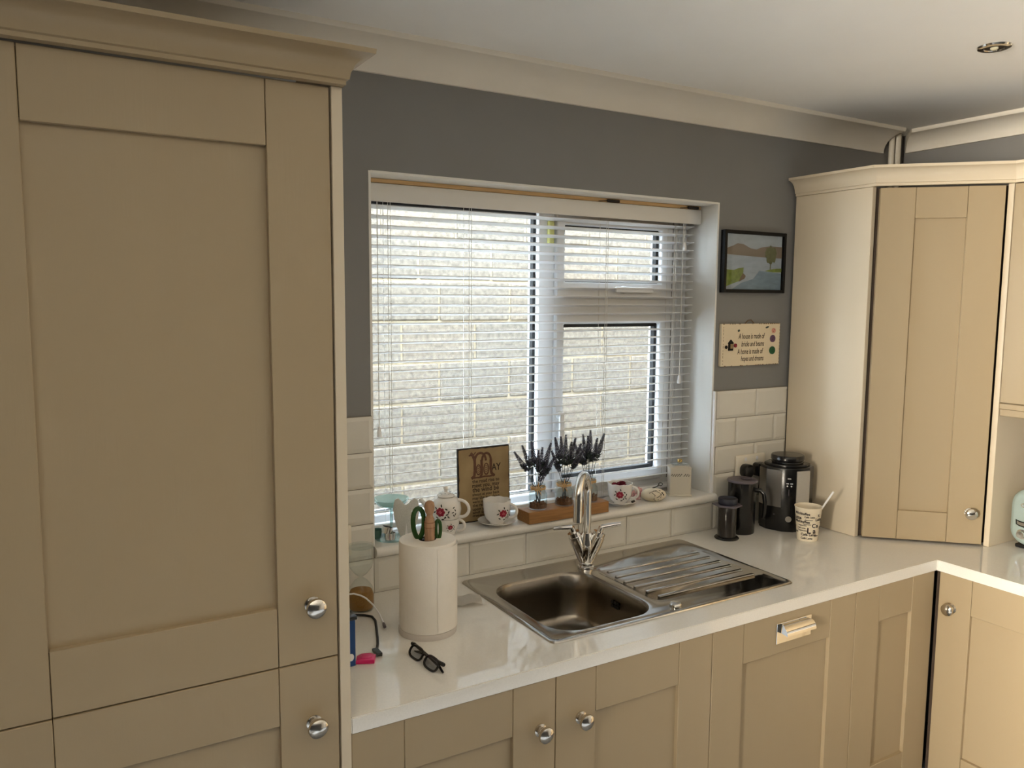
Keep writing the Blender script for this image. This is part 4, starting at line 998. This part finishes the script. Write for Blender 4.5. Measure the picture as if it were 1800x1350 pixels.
# ------------------------------------------------------------------ on the wall
pf = thing('framed_painting', 'black-framed watercolour of a lake, hills and lone tree', 'picture', (2.021, -.0005, 1.887))
FW, FH = .158, .111
b = B()
for a in ((-FW, -FW+.012, -FH, FH), (FW-.012, FW, -FH, FH), (-FW+.012, FW-.012, -FH, -FH+.012), (-FW+.012, FW-.012, FH-.012, FH)): box(b, a[0], a[1], -.022, 0, a[2], a[3], .001)
ob('frame', b, 'frame_black', pf)
def art(nm, pts, mt, lvl):
    b = B(); prism(b, pts, 0, .0005, M=Matrix.Translation((0, -.010-.0004*lvl, 0)) @ RXF); ob(nm, b, mt, pf, smooth=0)
AW, AH = .147, .100
art('painted_sky', [(-AW, -AH), (AW, -AH), (AW, AH), (-AW, AH)], 'art_sky', 0)
art('painted_lake', [(-AW, .024), (AW, .018), (AW, -AH), (-AW, -AH)], 'art_lake', 1)
art('painted_deep_water', [(.03, -.03), (AW, -.038), (AW, -AH), (-.11, -AH), (-.06, -.075), (.0, -.06)], 'art_lake_deep', 2)
art('painted_hills', [(-AW, .026), (-AW, .045), (-.11, .056), (-.085, .066), (-.055, .063), (-.02, .050), (.01, .047), (.04, .056), (.08, .061), (AW, .060), (AW, .018), (.03, .020)], 'art_hill', 3)
art('painted_bank', [(-AW, -.028), (-.10, -.030), (-.075, -.022), (-.052, -.020), (-.054, -.05), (-.07, -.068), (-.11, -.080), (-AW, -.092)], 'art_grass', 3)
art('painted_rock', [(-.054, -.040), (-.040, -.050), (-.046, -.060), (-.075, -.072), (-.066, -.055)], 'art_rock', 4)
art('painted_shore', [(.058, -.030), (.085, -.024), (.12, -.020), (AW, -.019), (AW, -.033), (.10, -.034)], 'art_grass', 4)
art('painted_trunk', [(.084, -.025), (.088, -.025), (.090, .02), (.086, .02)], 'art_tree', 5)
random.seed(3)
crown = []
for k in range(26):
    a = 2*PI*k/26; q = 1+random.uniform(-.18, .18); crown.append((.088+.030*q*math.cos(a), .030+.032*q*math.sin(a)))
art('painted_crown', crown, 'art_tree', 5)
b = B(); box(b, -AW, AW, -.0165, -.0155, -AH, AH); ob('glazing', b, 'pane', pf, smooth=0)

sg = thing('wall_sign', 'cream wooden sign with handwritten house and home verse and buttons', 'sign', (2.022, -.0005, 1.5865))
GW, GH = .152, .077
b = B(); box(b, -GW, GW, -.012, 0, -GH, GH, .001); ob('board', b, 'sign_cream', sg)
b = B()
for k in range(26):
    x = -GW+.006+k*.0115; L_ = random.uniform(.003, .009)
    if random.random() < .7: box(b, x, x+L_, -.0126, -.0110, GH-.0018-random.uniform(0, .001), GH+.0002)
    if random.random() < .7: box(b, x, x+L_, -.0126, -.0110, -GH-.0002, -GH+.0018+random.uniform(0, .001))
for k in range(12):
    z = -GH+.006+k*.012
    box(b, GW-.002, GW+.0002, -.0126, -.011, z, z+random.uniform(.003, .009)); box(b, -GW+.0090, -GW+.0105, -.0124, -.0118, z, z+random.uniform(.003, .010))
ob('worn_edge', b, 'sign_edge', sg, smooth=0)
for s_, x, z, sz, w in (('A house is made of', -.066, .022, .026, .136), ('bricks and beams', -.050, -.006, .025, .118), ('A home is made of', -.070, -.034, .026, .134), ('hopes and dreams', -.050, -.060, .025, .118)):
    t_ = txt(s_, sz, shear=.15, fat=.012); mn = min(v.co.x for v in t_.verts); mx = max(v.co.x for v in t_.verts)
    for v in t_.verts: v.co.x = (v.co.x-mn)*w/(mx-mn); v.co.y *= 1.08
    bmesh.ops.transform(t_, matrix=Matrix.Translation((x, -.0123, z)) @ RXF, verts=t_.verts[:]); ob('lettering', t_, 'ink_brown', sg, smooth=0)
def button(x, z, r, mt):
    b = B(); lathe(b, [(.0001, 0), (r, 0), (r, .003), (r*.85, .004), (r*.7, .003), (.0001, .003)], 24, M=Matrix.Translation((x, -.012, z)) @ Matrix.Rotation(PI/2, 4, 'X')); o = ob('button', b, mt, sg)
    for dx, dz in ((-.003, -.003), (.003, .003)):
        b = B(); lathe(b, [(.0001, 0), (.0012, 0), (.0012, .0006), (.0001, .0006)], 8, M=Matrix.Translation((x+dx, -.0150, z+dz)) @ Matrix.Rotation(PI/2, 4, 'X')); ob('thread_hole', b, 'dark_hole', o)
button(.112, .020, .0135, 'button_purple'); button(.112, -.024, .0150, 'button_green'); button(.116, .050, .0095, 'button_pink'); button(-.082, -.002, .0075, 'rose_red'); button(-.128, -.007, .0060, 'frame_black')
b = B(); prism(b, [(-.117, -.020), (-.095, -.020), (-.095, .006), (-.091, .006), (-.106, .020), (-.121, .006), (-.117, .006)], .012, .016, M=RXF); ob('house_motif', b, 'frame_black', sg, smooth=0)
b = B(); prism(b, [(-.110, -.012), (-.099, -.012), (-.099, .004), (-.110, .004)], .0162, .017, M=RXF); ob('house_window', b, 'parchment', sg, smooth=0)
b = B(); disc(b, -.066, .052, .006, .0045, .3, 10); disc(b, .082, .063, .010, .0035, .25, 10); bmesh.ops.transform(b, matrix=Matrix.Translation((0, -.0124, 0)) @ RXF, verts=b.verts[:]); ob('leaf_motif', b, 'lavender_leaf', sg, smooth=0)
b = B(); tube(b, [(-.028, -.004, GH-.001), (-.012, -.004, GH+.012), (.004, -.004, GH+.014), (.022, -.004, GH-.001)], .0014, 6); ob('hanging_string', b, 'string', sg)

# ------------------------------------------------------------------ ceiling downlight
dn = thing('ceiling_downlight', 'small chrome recessed downlight in the white ceiling, switched off', 'downlight', (2.0, -.843, ZC-.0003))
b = B(); lathe(b, [(.024, -.004), (.041, -.0005), (.042, 0), (.040, -.0045), (.034, -.0065), (.026, -.006), (.024, -.004)], 36); ob('bezel', b, 'knob_metal', dn)
b = B(); lathe(b, [(.0001, -.0012), (.024, -.0016), (.024, -.0035), (.0001, -.002)], 28); ob('reflector', b, 'burnt_edge', dn)
b = B(); lathe(b, [(.0001, -.0022), (.010, -.0026), (.010, -.006), (.006, -.009), (.0001, -.0095)], 20); ob('lamp', b, 'lamp_glass', dn)
